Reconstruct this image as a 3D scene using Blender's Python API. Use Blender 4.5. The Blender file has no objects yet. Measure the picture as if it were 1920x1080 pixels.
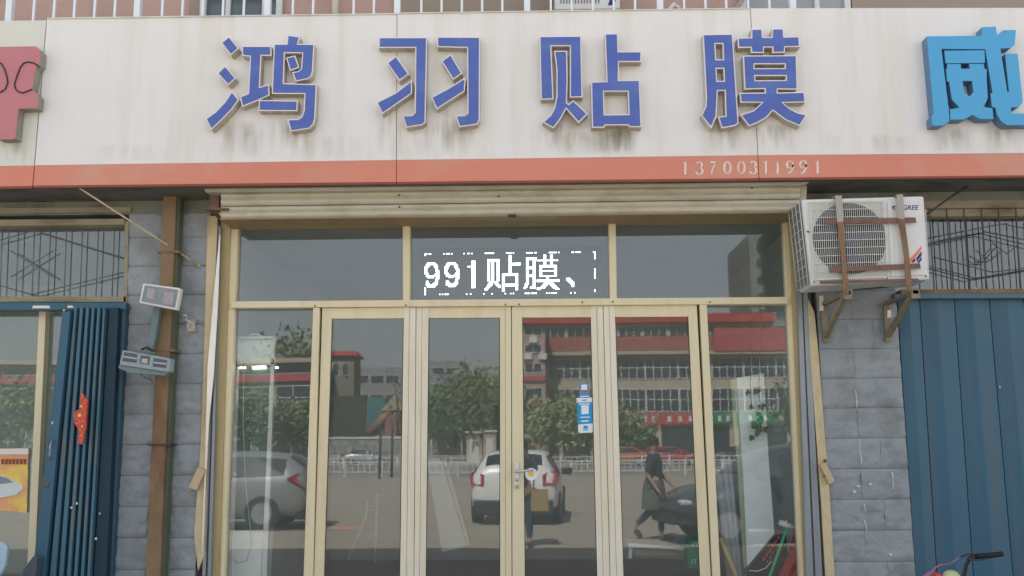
import bpy, bmesh, math, random
from mathutils import Vector, Matrix, noise
from mathutils.geometry import tessellate_polygon
random.seed(7)
SC = bpy.context.scene
COL = SC.collection

# ------------------------------------------------------------------ camera, world, sun, exposure
F, PITCH, YAW, ROLL = 1845.0, 0.15934, 0.01985, -0.00614
CAM = Vector((0.0, -7.65, 1.57))
RM = (Matrix.Rotation(YAW, 3, 'Z') @ Matrix.Rotation(math.pi / 2 + PITCH, 3, 'X') @ Matrix.Rotation(ROLL, 3, 'Z'))
cd = bpy.data.cameras.new('camera'); cam = bpy.data.objects.new('camera', cd); COL.objects.link(cam)
cam.matrix_world = Matrix.Translation(CAM) @ RM.to_4x4()
cd.sensor_width = 36; cd.lens = F / 1920 * 36; cd.clip_start = 0.05; cd.clip_end = 3000
SC.camera = cam
SUN_EL, SUN_AZ = math.radians(50), math.radians(-19)
w = bpy.data.worlds.new('World'); SC.world = w; w.use_nodes = True
nt = w.node_tree; nt.nodes.clear()
sk = nt.nodes.new('ShaderNodeTexSky'); sk.sky_type = 'NISHITA'; sk.sun_disc = False
sk.sun_elevation = SUN_EL; sk.sun_rotation = SUN_AZ; sk.air_density = 1.0; sk.dust_density = 2.0; sk.ozone_density = 0.6
hs = nt.nodes.new('ShaderNodeHueSaturation'); hs.inputs['Saturation'].default_value = 0.30
bg = nt.nodes.new('ShaderNodeBackground'); bg.inputs['Strength'].default_value = 0.115
wo = nt.nodes.new('ShaderNodeOutputWorld')
nt.links.new(sk.outputs[0], hs.inputs['Color']); nt.links.new(hs.outputs[0], bg.inputs[0]); nt.links.new(bg.outputs[0], wo.inputs[0])
sl = bpy.data.lights.new('sun', 'SUN'); sl.energy = 5.0; sl.angle = math.radians(0.6); sl.color = (1, .945, .875)
so = bpy.data.objects.new('sun', sl); COL.objects.link(so)
sd = Vector((math.sin(SUN_AZ) * math.cos(SUN_EL), math.cos(SUN_AZ) * math.cos(SUN_EL), math.sin(SUN_EL)))
so.rotation_euler = sd.to_track_quat('Z', 'Y').to_euler(); so.location = sd * 60
SC.view_settings.view_transform = 'Standard'; SC.view_settings.look = 'None'; SC.view_settings.gamma = 1
SC.view_settings.exposure = 1.45

# ------------------------------------------------------------------ helpers
YG = 0.12
def ray(u, v): return RM @ Vector(((u - 960) / F, -(v - 540) / F, -1.0))
def P(u, v, y=0.0):
    d = ray(u, v); t = (y - CAM.y) / d.y; return CAM + d * t
def M(u, v, y):            # the real point at depth y (behind the camera) seen mirrored in the glass at (u, v)
    p = P(u, v, 2 * YG - y); return Vector((p.x, y, p.z))
def Mg(u, v):              # same, on the ground
    d = ray(u, v); t = -CAM.z / d.z; p = CAM + d * t; return Vector((p.x, 2 * YG - p.y, 0))

def lin(c): c /= 255; return c / 12.92 if c < .04045 else ((c + .055) / 1.055) ** 2.4
def S(r, g, b, k=.80): return tuple(min(.9, lin(x) / k) for x in (r, g, b))

def mat(name, col, rough=.6, metal=0, var=.12, scale=6, bump=0, bscale=30, stain=None, samt=0, sscale=(3, 3, .6), spec=.4, streak=False, emit=None, es=0, coat=0):
    m = bpy.data.materials.new(name); m.use_nodes = True; n = m.node_tree; N = n.nodes; L = n.links
    b = N['Principled BSDF']; b.inputs['Roughness'].default_value = rough; b.inputs['Metallic'].default_value = metal
    b.inputs['Specular IOR Level'].default_value = spec; b.inputs['Coat Weight'].default_value = coat
    tc = N.new('ShaderNodeNewGeometry')
    nz = N.new('ShaderNodeTexNoise'); nz.inputs['Scale'].default_value = scale; nz.inputs['Detail'].default_value = 6; nz.inputs['Roughness'].default_value = .65
    L.new(tc.outputs['Position'], nz.inputs['Vector'])
    mx = N.new('ShaderNodeMix'); mx.data_type = 'RGBA'
    mx.inputs['A'].default_value = tuple(c * (1 - var) for c in col) + (1,)
    mx.inputs['B'].default_value = tuple(min(1, c * (1 + var)) for c in col) + (1,)
    L.new(nz.outputs['Fac'], mx.inputs['Factor']); out = mx.outputs['Result']
    if stain:
        mp = N.new('ShaderNodeMapping'); mp.inputs['Scale'].default_value = sscale; L.new(tc.outputs['Position'], mp.inputs['Vector'])
        n2 = N.new('ShaderNodeTexNoise'); n2.inputs['Scale'].default_value = 1; n2.inputs['Detail'].default_value = 5; n2.inputs['Roughness'].default_value = .6
        L.new(mp.outputs[0], n2.inputs['Vector'])
        r = N.new('ShaderNodeMapRange'); r.inputs['From Min'].default_value = .48; r.inputs['From Max'].default_value = .68; r.inputs['To Max'].default_value = samt
        L.new(n2.outputs['Fac'], r.inputs['Value'])
        m2 = N.new('ShaderNodeMix'); m2.data_type = 'RGBA'; L.new(out, m2.inputs['A']); m2.inputs['B'].default_value = tuple(stain) + (1,)
        L.new(r.outputs[0], m2.inputs['Factor']); out = m2.outputs['Result']
    L.new(out, b.inputs['Base Color'])
    if bump:
        n3 = N.new('ShaderNodeTexNoise'); n3.inputs['Scale'].default_value = bscale; n3.inputs['Detail'].default_value = 8; L.new(tc.outputs['Position'], n3.inputs['Vector'])
        bp = N.new('ShaderNodeBump'); bp.inputs['Strength'].default_value = bump; bp.inputs['Distance'].default_value = .02
        L.new(n3.outputs['Fac'], bp.inputs['Height']); L.new(bp.outputs[0], b.inputs['Normal'])
    if emit:
        b.inputs['Emission Color'].default_value = tuple(emit) + (1,); b.inputs['Emission Strength'].default_value = es
    return m

def glassmat(name, fac=.20, tint=(.62, .70, .68), wav=.02, dust_haze=.03):
    m = bpy.data.materials.new(name); m.use_nodes = True; n = m.node_tree; N = n.nodes; L = n.links; N.clear()
    o = N.new('ShaderNodeOutputMaterial'); mx = N.new('ShaderNodeMixShader'); t = N.new('ShaderNodeBsdfTransparent'); g = N.new('ShaderNodeBsdfGlossy')
    t.inputs[0].default_value = tint + (1,); g.inputs['Roughness'].default_value = 0.013; g.inputs[0].default_value = (.93, .97, 1, 1)
    fr = N.new('ShaderNodeFresnel'); fr.inputs['IOR'].default_value = 1.5
    ad = N.new('ShaderNodeMath'); ad.operation = 'ADD'; ad.inputs[1].default_value = fac - .04; ad.use_clamp = True
    L.new(fr.outputs[0], ad.inputs[0]); L.new(ad.outputs[0], mx.inputs[0])
    L.new(t.outputs[0], mx.inputs[1]); L.new(g.outputs[0], mx.inputs[2])
    if wav:
        tc = N.new('ShaderNodeNewGeometry'); nz = N.new('ShaderNodeTexNoise'); nz.inputs['Scale'].default_value = 1.6; nz.inputs['Detail'].default_value = 1
        L.new(tc.outputs['Position'], nz.inputs['Vector']); bp = N.new('ShaderNodeBump'); bp.inputs['Strength'].default_value = wav; bp.inputs['Distance'].default_value = .05
        L.new(nz.outputs['Fac'], bp.inputs['Height']); L.new(bp.outputs[0], g.inputs['Normal'])
    df = N.new('ShaderNodeBsdfDiffuse'); df.inputs[0].default_value = (.70, .72, .70, 1); m2 = N.new('ShaderNodeMixShader')  # pale diffuse layer painted over the panes as haze, lifting dark tones
    tc2 = N.new('ShaderNodeNewGeometry'); n2 = N.new('ShaderNodeTexNoise'); n2.inputs['Scale'].default_value = 3; n2.inputs['Detail'].default_value = 8; n2.inputs['Roughness'].default_value = .7; mp = N.new('ShaderNodeMapping'); mp.inputs['Scale'].default_value = (1.4, 1, .7)
    L.new(tc2.outputs['Position'], mp.inputs[0]); L.new(mp.outputs[0], n2.inputs['Vector']); r = N.new('ShaderNodeMapRange'); r.inputs['From Min'].default_value = .3; r.inputs['From Max'].default_value = .75; r.inputs['To Min'].default_value = dust_haze * .55; r.inputs['To Max'].default_value = dust_haze * 1.7
    L.new(n2.outputs['Fac'], r.inputs['Value']); L.new(r.outputs[0], m2.inputs[0]); L.new(mx.outputs[0], m2.inputs[1]); L.new(df.outputs[0], m2.inputs[2])
    L.new(m2.outputs[0], o.inputs[0]); return m

class MB:
    def __init__(s): s.v = []; s.f = []; s.m = []; s.sm = []
    def add(s, vs, fs, mi=0, smooth=False):
        o = len(s.v); s.v += [tuple(x) for x in vs]; s.f += [tuple(i + o for i in f) for f in fs]; s.m += [mi] * len(fs); s.sm += [smooth] * len(fs); return s
    def box(s, a, b, mi=0):
        x0, x1 = sorted((a[0], b[0])); y0, y1 = sorted((a[1], b[1])); z0, z1 = sorted((a[2], b[2]))
        return s.add([(x0, y0, z0), (x1, y0, z0), (x1, y1, z0), (x0, y1, z0), (x0, y0, z1), (x1, y0, z1), (x1, y1, z1), (x0, y1, z1)],
              [(0, 3, 2, 1), (4, 5, 6, 7), (0, 1, 5, 4), (1, 2, 6, 5), (2, 3, 7, 6), (3, 0, 4, 7)], mi)
    def obox(s, c, dx, dy, dz, mi=0):     # oriented box: centre and three half-vectors
        c, dx, dy, dz = map(Vector, (c, dx, dy, dz)); vs = []
        for k in (-1, 1):
            for a, b in ((-1, -1), (1, -1), (1, 1), (-1, 1)): vs.append(c + dx * a + dy * b + dz * k)
        return s.add(vs, [(0, 3, 2, 1), (4, 5, 6, 7), (0, 1, 5, 4), (1, 2, 6, 5), (2, 3, 7, 6), (3, 0, 4, 7)], mi)
    def prism(s, loops, y0, y1, mf=0, ms=0, back=True):     # loops of (x, z): outer then holes; front at y0
        L3 = [[Vector((p[0], 0, p[1])) for p in lp] for lp in loops]
        tri = tessellate_polygon([[Vector((p.x, p.z, 0)) for p in lp] for lp in L3])
        fl = [p for lp in L3 for p in lp]; n = len(fl)
        vs = [(p.x, y0, p.z) for p in fl] + [(p.x, y1, p.z) for p in fl]
        s.add(vs, [tuple(t) for t in tri], mf)
        if y0 != y1:
            if back: s.add([(p.x, y1, p.z) for p in fl], [tuple(reversed(t)) for t in tri], ms)
            o = 0
            for lp in L3:
                k = len(lp)
                s.add([(p.x, y0, p.z) for p in lp] + [(p.x, y1, p.z) for p in lp], [(i, (i + 1) % k, k + (i + 1) % k, k + i) for i in range(k)], ms)
                o += k
        return s
    def px(s, pts, y0, y1, mf=0, ms=None, holes=()):        # prism whose front outline is measured in photo pixels
        lps = []
        for q in [pts] + list(holes):
            lps.append([(P(u, v, y0).x, P(u, v, y0).z) for u, v in q])
        return s.prism(lps, y0, y1, mf, mf if ms is None else ms)
    def tube(s, pts, r, n=8, mi=0, cap=True, smooth=True):
        pts = [Vector(p) for p in pts]; rs = r if isinstance(r, (list, tuple)) else [r] * len(pts); rings = []; up = Vector((.13, .21, 1))
        for i, p in enumerate(pts):
            d = (pts[min(i + 1, len(pts) - 1)] - pts[max(i - 1, 0)]).normalized()
            a = d.cross(up)
            if a.length < .1: a = d.cross(Vector((1, .1, 0)))
            a.normalize(); b = d.cross(a)
            rings.append([p + (a * math.cos(2 * math.pi * k / n) + b * math.sin(2 * math.pi * k / n)) * rs[i] for k in range(n)])
        vs = [q for rg in rings for q in rg]; fs = []
        for i in range(len(pts) - 1):
            for k in range(n): fs.append((i * n + k, i * n + (k + 1) % n, (i + 1) * n + (k + 1) % n, (i + 1) * n + k))
        s.add(vs, fs, mi, smooth)
        if cap: s.add(rings[0], [tuple(range(n))], mi); s.add(rings[-1], [tuple(range(n))], mi)
        return s
    def grid(s, fn, nx, ny, mi=0, smooth=True):
        vs = [fn(i / nx, j / ny) for j in range(ny + 1) for i in range(nx + 1)]
        return s.add(vs, [(j * (nx + 1) + i, j * (nx + 1) + i + 1, (j + 1) * (nx + 1) + i + 1, (j + 1) * (nx + 1) + i) for j in range(ny) for i in range(nx)], mi, smooth)
    def ball(s, c, r, nu=16, nv=10, mi=0):
        c = Vector(c); r = Vector(r) if not isinstance(r, (int, float)) else Vector((r, r, r))
        return s.grid(lambda a, b: c + Vector((r.x * math.cos(2 * math.pi * a) * math.sin(math.pi * b), r.y * math.sin(2 * math.pi * a) * math.sin(math.pi * b), r.z * math.cos(math.pi * b))), nu, nv, mi)
    def build(s, name, mats, parent=None, bevel=0, sub=0):
        me = bpy.data.meshes.new(name); me.from_pydata(s.v, [], s.f); me.update()
        for m in (mats if isinstance(mats, (list, tuple)) else [mats]): me.materials.append(m)
        for p, mi, sm in zip(me.polygons, s.m, s.sm): p.material_index = mi; p.use_smooth = sm
        bm = bmesh.new(); bm.from_mesh(me); bmesh.ops.remove_doubles(bm, verts=bm.verts, dist=1e-5); bmesh.ops.recalc_face_normals(bm, faces=bm.faces); bm.to_mesh(me); bm.free()
        o = bpy.data.objects.new(name, me); COL.objects.link(o)
        if parent is not None: o.parent = parent; o.matrix_parent_inverse = parent.matrix_world.inverted()
        if bevel:
            b = o.modifiers.new('bevel', 'BEVEL'); b.width = bevel; b.segments = 2; b.limit_method = 'ANGLE'
        if sub:
            b = o.modifiers.new('sub', 'SUBSURF'); b.levels = sub; b.render_levels = sub
        return o

def tag(o, label=None, cat=None, group=None, kind=None):
    if label: o['label'] = label
    if cat: o['category'] = cat
    if group: o['group'] = group
    if kind: o['kind'] = kind
    return o
def thing(name, loc, label, cat, group=None):
    o = bpy.data.objects.new(name, None); COL.objects.link(o); o.location = loc; o.empty_display_size = .2
    o.matrix_world = Matrix.Translation(Vector(loc)); return tag(o, label, cat, group)
def textmesh(name, txt, size, loc, mat_, parent, rot=(math.pi / 2, 0, 0), ext=.001, italic=0, align='CENTER'):
    c = bpy.data.curves.new(name, 'FONT'); c.body = txt; c.size = size; c.extrude = ext; c.align_x = align; c.align_y = 'CENTER'; c.shear = italic
    o = bpy.data.objects.new(name, c); COL.objects.link(o); bpy.context.view_layer.update()
    me = bpy.data.meshes.new_from_object(o); bpy.data.objects.remove(o)
    o = bpy.data.objects.new(name, me); COL.objects.link(o); me.materials.clear(); me.materials.append(mat_)
    mw = Matrix.Translation(Vector(loc)) @ (Matrix.Rotation(rot[2], 4, 'Z') @ Matrix.Rotation(rot[1], 4, 'Y') @ Matrix.Rotation(rot[0], 4, 'X'))
    me.transform(mw)
    if parent is not None: o.parent = parent; o.matrix_parent_inverse = parent.matrix_world.inverted()
    return o
def inset(pts, d):
    n = len(pts); A = sum(pts[i][0] * pts[(i + 1) % n][1] - pts[(i + 1) % n][0] * pts[i][1] for i in range(n)); sg = 1 if A > 0 else -1; out = []
    for i in range(n):
        p0, p1, p2 = Vector(pts[i - 1]), Vector(pts[i]), Vector(pts[(i + 1) % n])
        a = (p1 - p0).normalized(); b = (p2 - p1).normalized()
        na = Vector((-a.y, a.x)) * sg; nb = Vector((-b.y, b.x)) * sg; m = na + nb
        if m.length < .3: m = na
        m.normalize(); k = d / max(.45, m.dot(na)); out.append(tuple(p1 + m * k))
    return out

# ------------------------------------------------------------------ materials
m_cream = mat('sign_cream', S(205, 205, 206), .55, var=.05, scale=2.5, stain=S(188, 182, 166), samt=.38, sscale=(6, 1, .45))
m_cream2 = mat('sign_cream_grey', S(194, 196, 190), .55, var=.05, scale=2.5, stain=S(160, 156, 138), samt=.4, sscale=(6, 1, .45))
m_red = mat('sign_red', S(192, 122, 104), .5, var=.10, scale=1.2, stain=S(182, 146, 130), samt=.5, sscale=(2, 1, 2))
m_redlip = mat('sign_red_edge', S(128, 70, 58), .6)
m_joint = mat('sign_joint', S(70, 66, 58), .8)
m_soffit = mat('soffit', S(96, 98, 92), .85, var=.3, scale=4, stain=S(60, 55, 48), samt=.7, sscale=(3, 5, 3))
m_blue = mat('letter_blue', S(70, 92, 162), .45, var=.07, scale=5, stain=S(88, 116, 174), samt=.5, sscale=(2, 2, 5))
m_rim = mat('letter_rim', S(214, 204, 204), .5, var=.08)
m_side = mat('letter_side', S(176, 172, 160), .7, var=.2, scale=9, stain=S(140, 128, 104), samt=.6, sscale=(12, 4, 4))
m_cyan = mat('letter_cyan', S(70, 150, 198), .4, var=.05)
m_cyanside = mat('letter_cyan_side', S(88, 120, 152), .55, var=.15)
m_pink = mat('letter_pink', S(172, 112, 120), .55, var=.08, scale=4)
m_pinkside = mat('letter_pink_side', S(138, 136, 124), .8, var=.25, scale=12)
m_dark = mat('black_rubber', (.012, .013, .014), .6)
m_white = mat('white_paint', S(205, 203, 198), .5, var=.06)
m_digit = mat('digit_white', S(205, 200, 190), .6, var=.12, scale=25, stain=S(200, 150, 140), samt=.7, sscale=(14, 1, 9))
m_gold = mat('champagne_aluminium', S(205, 195, 164), .42, var=.05, scale=3, stain=S(184, 170, 132), samt=.35, sscale=(9, 9, 1), spec=.5)
m_gold2 = mat('champagne_aluminium_grey', S(212, 206, 188), .45, var=.05, scale=3, stain=S(186, 176, 148), samt=.4, sscale=(9, 9, 1))
m_golddk = mat('champagne_shadow_gap', S(70, 70, 58), .7)
m_bronze = mat('bronze_track', S(132, 114, 82), .5, var=.2, scale=8)
m_alu = mat('grey_aluminium', S(132, 140, 146), .38, metal=.3, var=.12, scale=5, stain=S(100, 108, 116), samt=.5, sscale=(20, 20, 1))
m_foil = mat('torn_shiny_trim', S(200, 198, 190), .3, metal=.5, var=.2, scale=7)
m_plas = mat('beige_trim', S(186, 172, 140), .6, var=.18, scale=10, stain=S(140, 125, 90), samt=.7, sscale=(8, 8, 2))
m_shut = mat('shutter_slat', S(178, 174, 158), .55, var=.07, scale=4, stain=S(140, 134, 110), samt=.5, sscale=(4, 4, 9))
m_stone = mat('grey_split_stone', S(137, 144, 149), .85, var=.24, scale=5, bump=.6, bscale=22, stain=S(96, 98, 92), samt=.5, sscale=(3, 3, 3))
m_mort = mat('stone_mortar', S(116, 116, 112), .9, var=.25, scale=14)
m_plaster = mat('dirty_plaster', S(118, 122, 114), .85, var=.2, scale=3, bump=.2, stain=S(78, 72, 60), samt=.75, sscale=(3, 3, 3))
m_beam = mat('beam_beige', S(140, 134, 116), .8, var=.2, scale=5, stain=S(94, 80, 62), samt=.7, sscale=(2, 2, 8))
m_rust = mat('rusty_iron', S(122, 98, 76), .75, var=.25, scale=12, bump=.3, bscale=60, stain=S(92, 68, 54), samt=.8, sscale=(7, 7, 2.5))
m_rustdk = mat('rust_brown', S(112, 84, 76), .7, var=.25, scale=20, stain=S(82, 58, 50), samt=.6, sscale=(9, 9, 9))
m_greybar = mat('worn_grey_paint', S(150, 146, 140), .6, var=.15, scale=15)
m_pipe = mat('rusty_pipe', S(120, 100, 76), .7, var=.2, scale=6, bump=.3, bscale=40, stain=S(98, 70, 52), samt=.85, sscale=(5, 5, 1.4))
m_pipeshade = mat('pipe_green_shade', S(84, 92, 74), .8, var=.2)  # dark green that stands in for the shade beside the pipe
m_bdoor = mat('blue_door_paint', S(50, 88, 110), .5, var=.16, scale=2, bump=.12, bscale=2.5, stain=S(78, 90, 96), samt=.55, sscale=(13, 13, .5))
m_bdoor2 = mat('blue_door_light', S(62, 100, 118), .5, var=.10, scale=3, stain=S(104, 104, 98), samt=.6, sscale=(20, 20, 3))
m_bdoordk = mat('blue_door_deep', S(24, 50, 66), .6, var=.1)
m_rail = mat('railing_white', S(200, 208, 218), .45, var=.04)
m_wallpink = mat('upper_wall_pink', S(172, 146, 138), .8, var=.07, scale=2, bump=.1, stain=S(150, 130, 122), samt=.5, sscale=(2, 2, 1))
m_wallbrown = mat('upper_wall_brown', S(140, 130, 120), .85, var=.1, scale=2)
m_winfr = mat('window_frame_white', S(190, 196, 198), .5)
m_wingl = mat('window_dark_glass', S(70, 84, 88), .12, spec=.9, var=.3, scale=2)
m_acw = mat('ac_casing', S(196, 198, 198), .42, var=.04, scale=3, stain=S(170, 164, 145), samt=.35, sscale=(6, 6, 2))
m_acgr = mat('ac_grille', S(188, 190, 182), .5, var=.08, scale=9)
m_acdk = mat('ac_inside', S(58, 60, 70), .6, var=.25, scale=10)
m_acblade = mat('ac_fan', S(46, 50, 92), .5)
m_logoblue = mat('logo_blue', S(38, 38, 110), .5)
m_orange = mat('decal_orange', S(214, 110, 84), .5)
m_grey_bar2 = mat('dull_green_bar', S(98, 106, 102), .6)
m_cable = mat('black_cable', S(52, 54, 54), .6)
m_glass = glassmat('shop_glass', .108, (.84, .89, .88), .006, .03)
m_glassn = glassmat('neighbour_glass', .11, (.62, .70, .66), .02, .06)
m_room = mat('room_wall', (.55, .60, .60), .9, var=.15, scale=1.5)
m_roomf = mat('room_floor', (.22, .24, .25), .35, var=.2, scale=2)
m_led = mat('led_board', (.016, .018, .018), .5)
m_leddot = mat('led_dot', (.8, .85, 1), .5, emit=(.80, .90, 1), es=2.6)
m_tube = mat('lamp_tube', (.9, .9, .8), .5, emit=(1, .92, .72), es=3)
m_handle = mat('handle_metal', S(180, 180, 182), .3, metal=.6)
m_stkblue = mat('sticker_blue', S(20, 140, 195), .45)
m_stkwhite = mat('sticker_white', S(210, 214, 220), .45)
m_stkred = mat('sticker_red', S(200, 60, 80), .45)
m_yellow = mat('yellow_print', S(214, 180, 90), .5)

# ------------------------------------------------------------------ ground, plaza
def ground():
    g = MB().add([(-400, -500, 0), (400, -500, 0), (400, 200, 0), (-400, 200, 0)], [(0, 1, 2, 3)])
    tag(g.build('ground', mat('plaza_concrete', (.37, .32, .25), .9, var=.18, scale=.5, bump=.15, bscale=12, stain=(.27, .24, .19), samt=.6, sscale=(.35, .9, 1))), kind='structure')
    a = MB().add([(-400, -84, .004), (400, -84, .004), (400, -46, .004), (-400, -46, .004)], [(0, 1, 2, 3)])
    tag(a.build('road', mat('asphalt', (.25, .235, .205), .9, var=.15, scale=.6, bump=.2, bscale=20)), kind='structure')
    for k, (yy, d) in enumerate(((-24.5, 0), (-29.5, 0), (-47, 0), (-56, 1), (-65, 0), (-74, 1), (-83, 0))):
        b = MB()
        if not d: b.add([(-120, yy - .12, .008), (120, yy - .12, .008), (120, yy + .12, .008), (-120, yy + .12, .008)], [(0, 1, 2, 3)])
        else:
            for i in range(-15, 16): b.add([(i * 8, yy - .1, .008), (i * 8 + 4, yy - .1, .008), (i * 8 + 4, yy + .1, .008), (i * 8, yy + .1, .008)], [(0, 1, 2, 3)])
        tag(b.build('road_marking', m_white), kind='structure')
    p = MB().box((-30, -1.9, 0), (30, .6, .13)); tag(p.build('shop_step', mat('step_concrete', (.38, .36, .33), .85, var=.2, scale=3, bump=.2), bevel=.01), kind='structure')
    s = MB()
    for x in range(-14, 15): s.box((x * 1.2, -1.9, .131), (x * 1.2 + .008, .0, .133))
    tag(s.build('step_joint', m_mort), kind='structure')
ground()

# ------------------------------------------------------------------ own building
ZT = P(960, 24, -.45).z            # top of sign
ZB = P(960, 344, -.45).z           # bottom of sign
HB = 10.1
XL, XR = -26, 26
zc = P(960, 420, .06).z            # head of the shop opening
xl = P(437, 573, YG).x; xr = P(1478, 573, YG).x       # glass extents
bld = thing('shop_building', (0, 5, 0), 'grey stone and pink walled building behind the blue lettered sign', 'building')
b = MB(); b.box((XL, .35, ZB + .02), (XR, 11, HB)); b.build('wall', m_wallpink, bld)
b = MB(); b.box((XL, .0, zc + .10), (XR, .349, ZB + .6)); b.build('lintel', m_plaster, bld)
b = MB(); b.box((XL, .2, HB + .003), (XR, 11.2, HB + .25)); b.build('parapet', m_wallbrown, bld)

def stone_pier(poly_l, poly_r, vref, dv, uref, ztop, name):
    # poly_l / poly_r : (u_top, v_top, u_bot, v_bot) of the two edges
    x0 = (P(poly_l[0], poly_l[1]).x + P(poly_l[2], poly_l[3]).x) / 2; x1 = (P(poly_r[0], poly_r[1]).x + P(poly_r[2], poly_r[3]).x) / 2
    zr = P(uref, vref).z; dz = zr - P(uref, vref + dv).z
    mb = MB(); mb.box((x0, .0245, 0), (x1, .34, ztop), 1)
    k = 0; z = zr - dz * math.floor(zr / dz)
    while z < ztop:
        za, zb = max(z, .13), min(z + dz, ztop)
        if zb - za > .03:
            cuts = [x0] + ([x0 + (x1 - x0) * (.42 if k % 2 else .68)] if (x1 - x0) > .3 else []) + [x1]
            for a, c in zip(cuts[:-1], cuts[1:]):
                g = .0022; gv = .0008; sd_ = random.random() * 50; off = random.uniform(-.003, .004)
                def fn(i, j, a=a, c=c, za=za, zb=zb, sd_=sd_, off=off):
                    x = a + gv + (c - a - 2 * gv) * i; zz = za + g + (zb - za - 2 * g) * j
                    e = .012 + min(i, 1 - i) * (c - a); e = min(e, min(j, 1 - j) * (zb - za)); e = min(1, e / .02)
                    h = max(-.6, noise.fractal(Vector((x * 9 + sd_, zz * 22, sd_)), .8, 2, 5))
                    return Vector((x, .0205 - e * (.010 + .016 * h + off), zz))
                mb.grid(fn, max(5, int((c - a) / .022)), max(5, int((zb - za) / .022)), 0, True)
        z += dz; k += 1
    return mb.build(name, [m_stone, m_mort], bld), x0, x1
zl = zc + .10
pl, plx0, plx1 = stone_pier((236, 420, 206, 1080), (392, 420, 366, 1080), 834, 57.8, 240, ZB + .02, 'stone_pier')
pr, prx0, prx1 = stone_pier((1522, 420, 1563, 1080), (1674, 420, 1716, 1080), 821.5, 57.2, 1620, ZB + .02, 'stone_pier')
# cement drips on the right pier
for u, v0_, v1_ in ((1605, 730, 765), (1612, 824, 872), (1673, 886, 918), (1620, 945, 960), (1622, 976, 996)):
    pts = []; d = MB()
    for k in range(7):
        q = P(u + random.uniform(-1, 1) + (k / 6) * 3, v0_ + (v1_ - v0_) * k / 6, -.012); pts.append(q)
    d.tube(pts, [random.uniform(.002, .006) for _ in pts], 6); d.build('mortar_drip', m_cream2, bld)
for u, v in ((1610, 912), (1632, 908), (1602, 922), (1670, 1040)): MB().ball(P(u, v, -.006), (.014, .006, .01), 8, 6).build('mortar_fleck', m_cream2, bld)

# upper floor windows, above the sign
def upper_window(u0, u1, nm, gl=m_wingl, mull=()):
    y = .34; wn = MB(); a, c = P(u0, 20, y).x, P(u1, 20, y).x; z0, z1 = ZT - .25, ZT + 1.5
    wn.box((a, y - .05, z0), (a + .05, y - .001, z1)); wn.box((c - .05, y - .05, z0), (c, y - .001, z1)); wn.box((a + .05, y - .05, z1 - .05), (c - .05, y - .001, z1))
    for mu in mull: x = P(mu, 20, y).x; wn.box((x - .02, y - .045, z0), (x + .02, y - .001, z1 - .051))
    o = wn.build('window', m_winfr, bld)
    MB().add([(a + .04, y - .012, z0), (c - .04, y - .012, z0), (c - .04, y - .012, z1), (a + .04, y - .012, z1)], [(0, 1, 2, 3)]).build('pane', gl, o)
m_wingl2 = mat('grey_curtain_glass', S(140, 146, 150), .25, var=.15, scale=2)
upper_window(378, 531, 'a', mull=(430, 498)); upper_window(1386, 1592, 'b', m_wingl2, mull=(1530,)); upper_window(-120, -30, 'c')
q = MB()
for u0, u1 in ((355, 377), (737, 1036)):
    a, c = P(u0, 20, .33).x, P(u1, 20, .33).x; q.box((a, .325, ZT - .3), (c, .35, ZT + 2.0))
a = P(1596, 20, .33).x; q.box((a, .30, ZT - .3), (XR, .35, ZT + 2.0)); q.build('brown_wall_panel', m_wallbrown, bld)
q = MB(); a = P(628, 10, .2).x; q.tube([(a, .22, ZT - .3), (a, .22, HB)], .03, 10); tag(q.build('drainpipe', m_white), 'white drainpipe on the upper wall behind the railing', 'pipe')

# interior rooms (so the glass looks into real shaded space)
rm = MB(); X0, X1, Yb, Zc, Zf = plx1 - .02, prx0 + .02, 5.2, zc + .25, .15
def room(X0, X1, Y0, Yb, Zf, Zc):
    r = MB()
    r.add([(X0, Yb, Zf), (X1, Yb, Zf), (X1, Yb, Zc), (X0, Yb, Zc)], [(0, 1, 2, 3)]); r.add([(X0, Y0, Zf), (X0, Yb, Zf), (X0, Yb, Zc), (X0, Y0, Zc)], [(0, 1, 2, 3)])
    r.add([(X1, Y0, Zf), (X1, Yb, Zf), (X1, Yb, Zc), (X1, Y0, Zc)], [(0, 1, 2, 3)]); r.add([(X0, Y0, Zc), (X1, Y0, Zc), (X1, Yb, Zc), (X0, Yb, Zc)], [(0, 1, 2, 3)])
    r.add([(X0, Y0, Zf), (X1, Y0, Zf), (X1, Yb, Zf), (X0, Yb, Zf)], [(0, 1, 2, 3)], 1)
    return r
room(X0, X1, YG + .05, 5.2, .15, zc + .1).build('room_interior', [m_room, m_roomf], bld)
nlx1 = plx0 + .01
room(-9, nlx1, YG + .05, 4, .15, zc + .2).build('room_interior', [m_room, m_roomf], bld)
room(prx1 - .01, 9, YG + .05, 4, .15, zc + .2).build('room_interior', [m_room, m_roomf], bld)
MB().box((-26, .02, 0), (-9, .34, ZB)).build('side_wall', m_plaster, bld); MB().box((9, .02, 0), (26, .34, ZB)).build('side_wall', m_plaster, bld)

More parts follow.
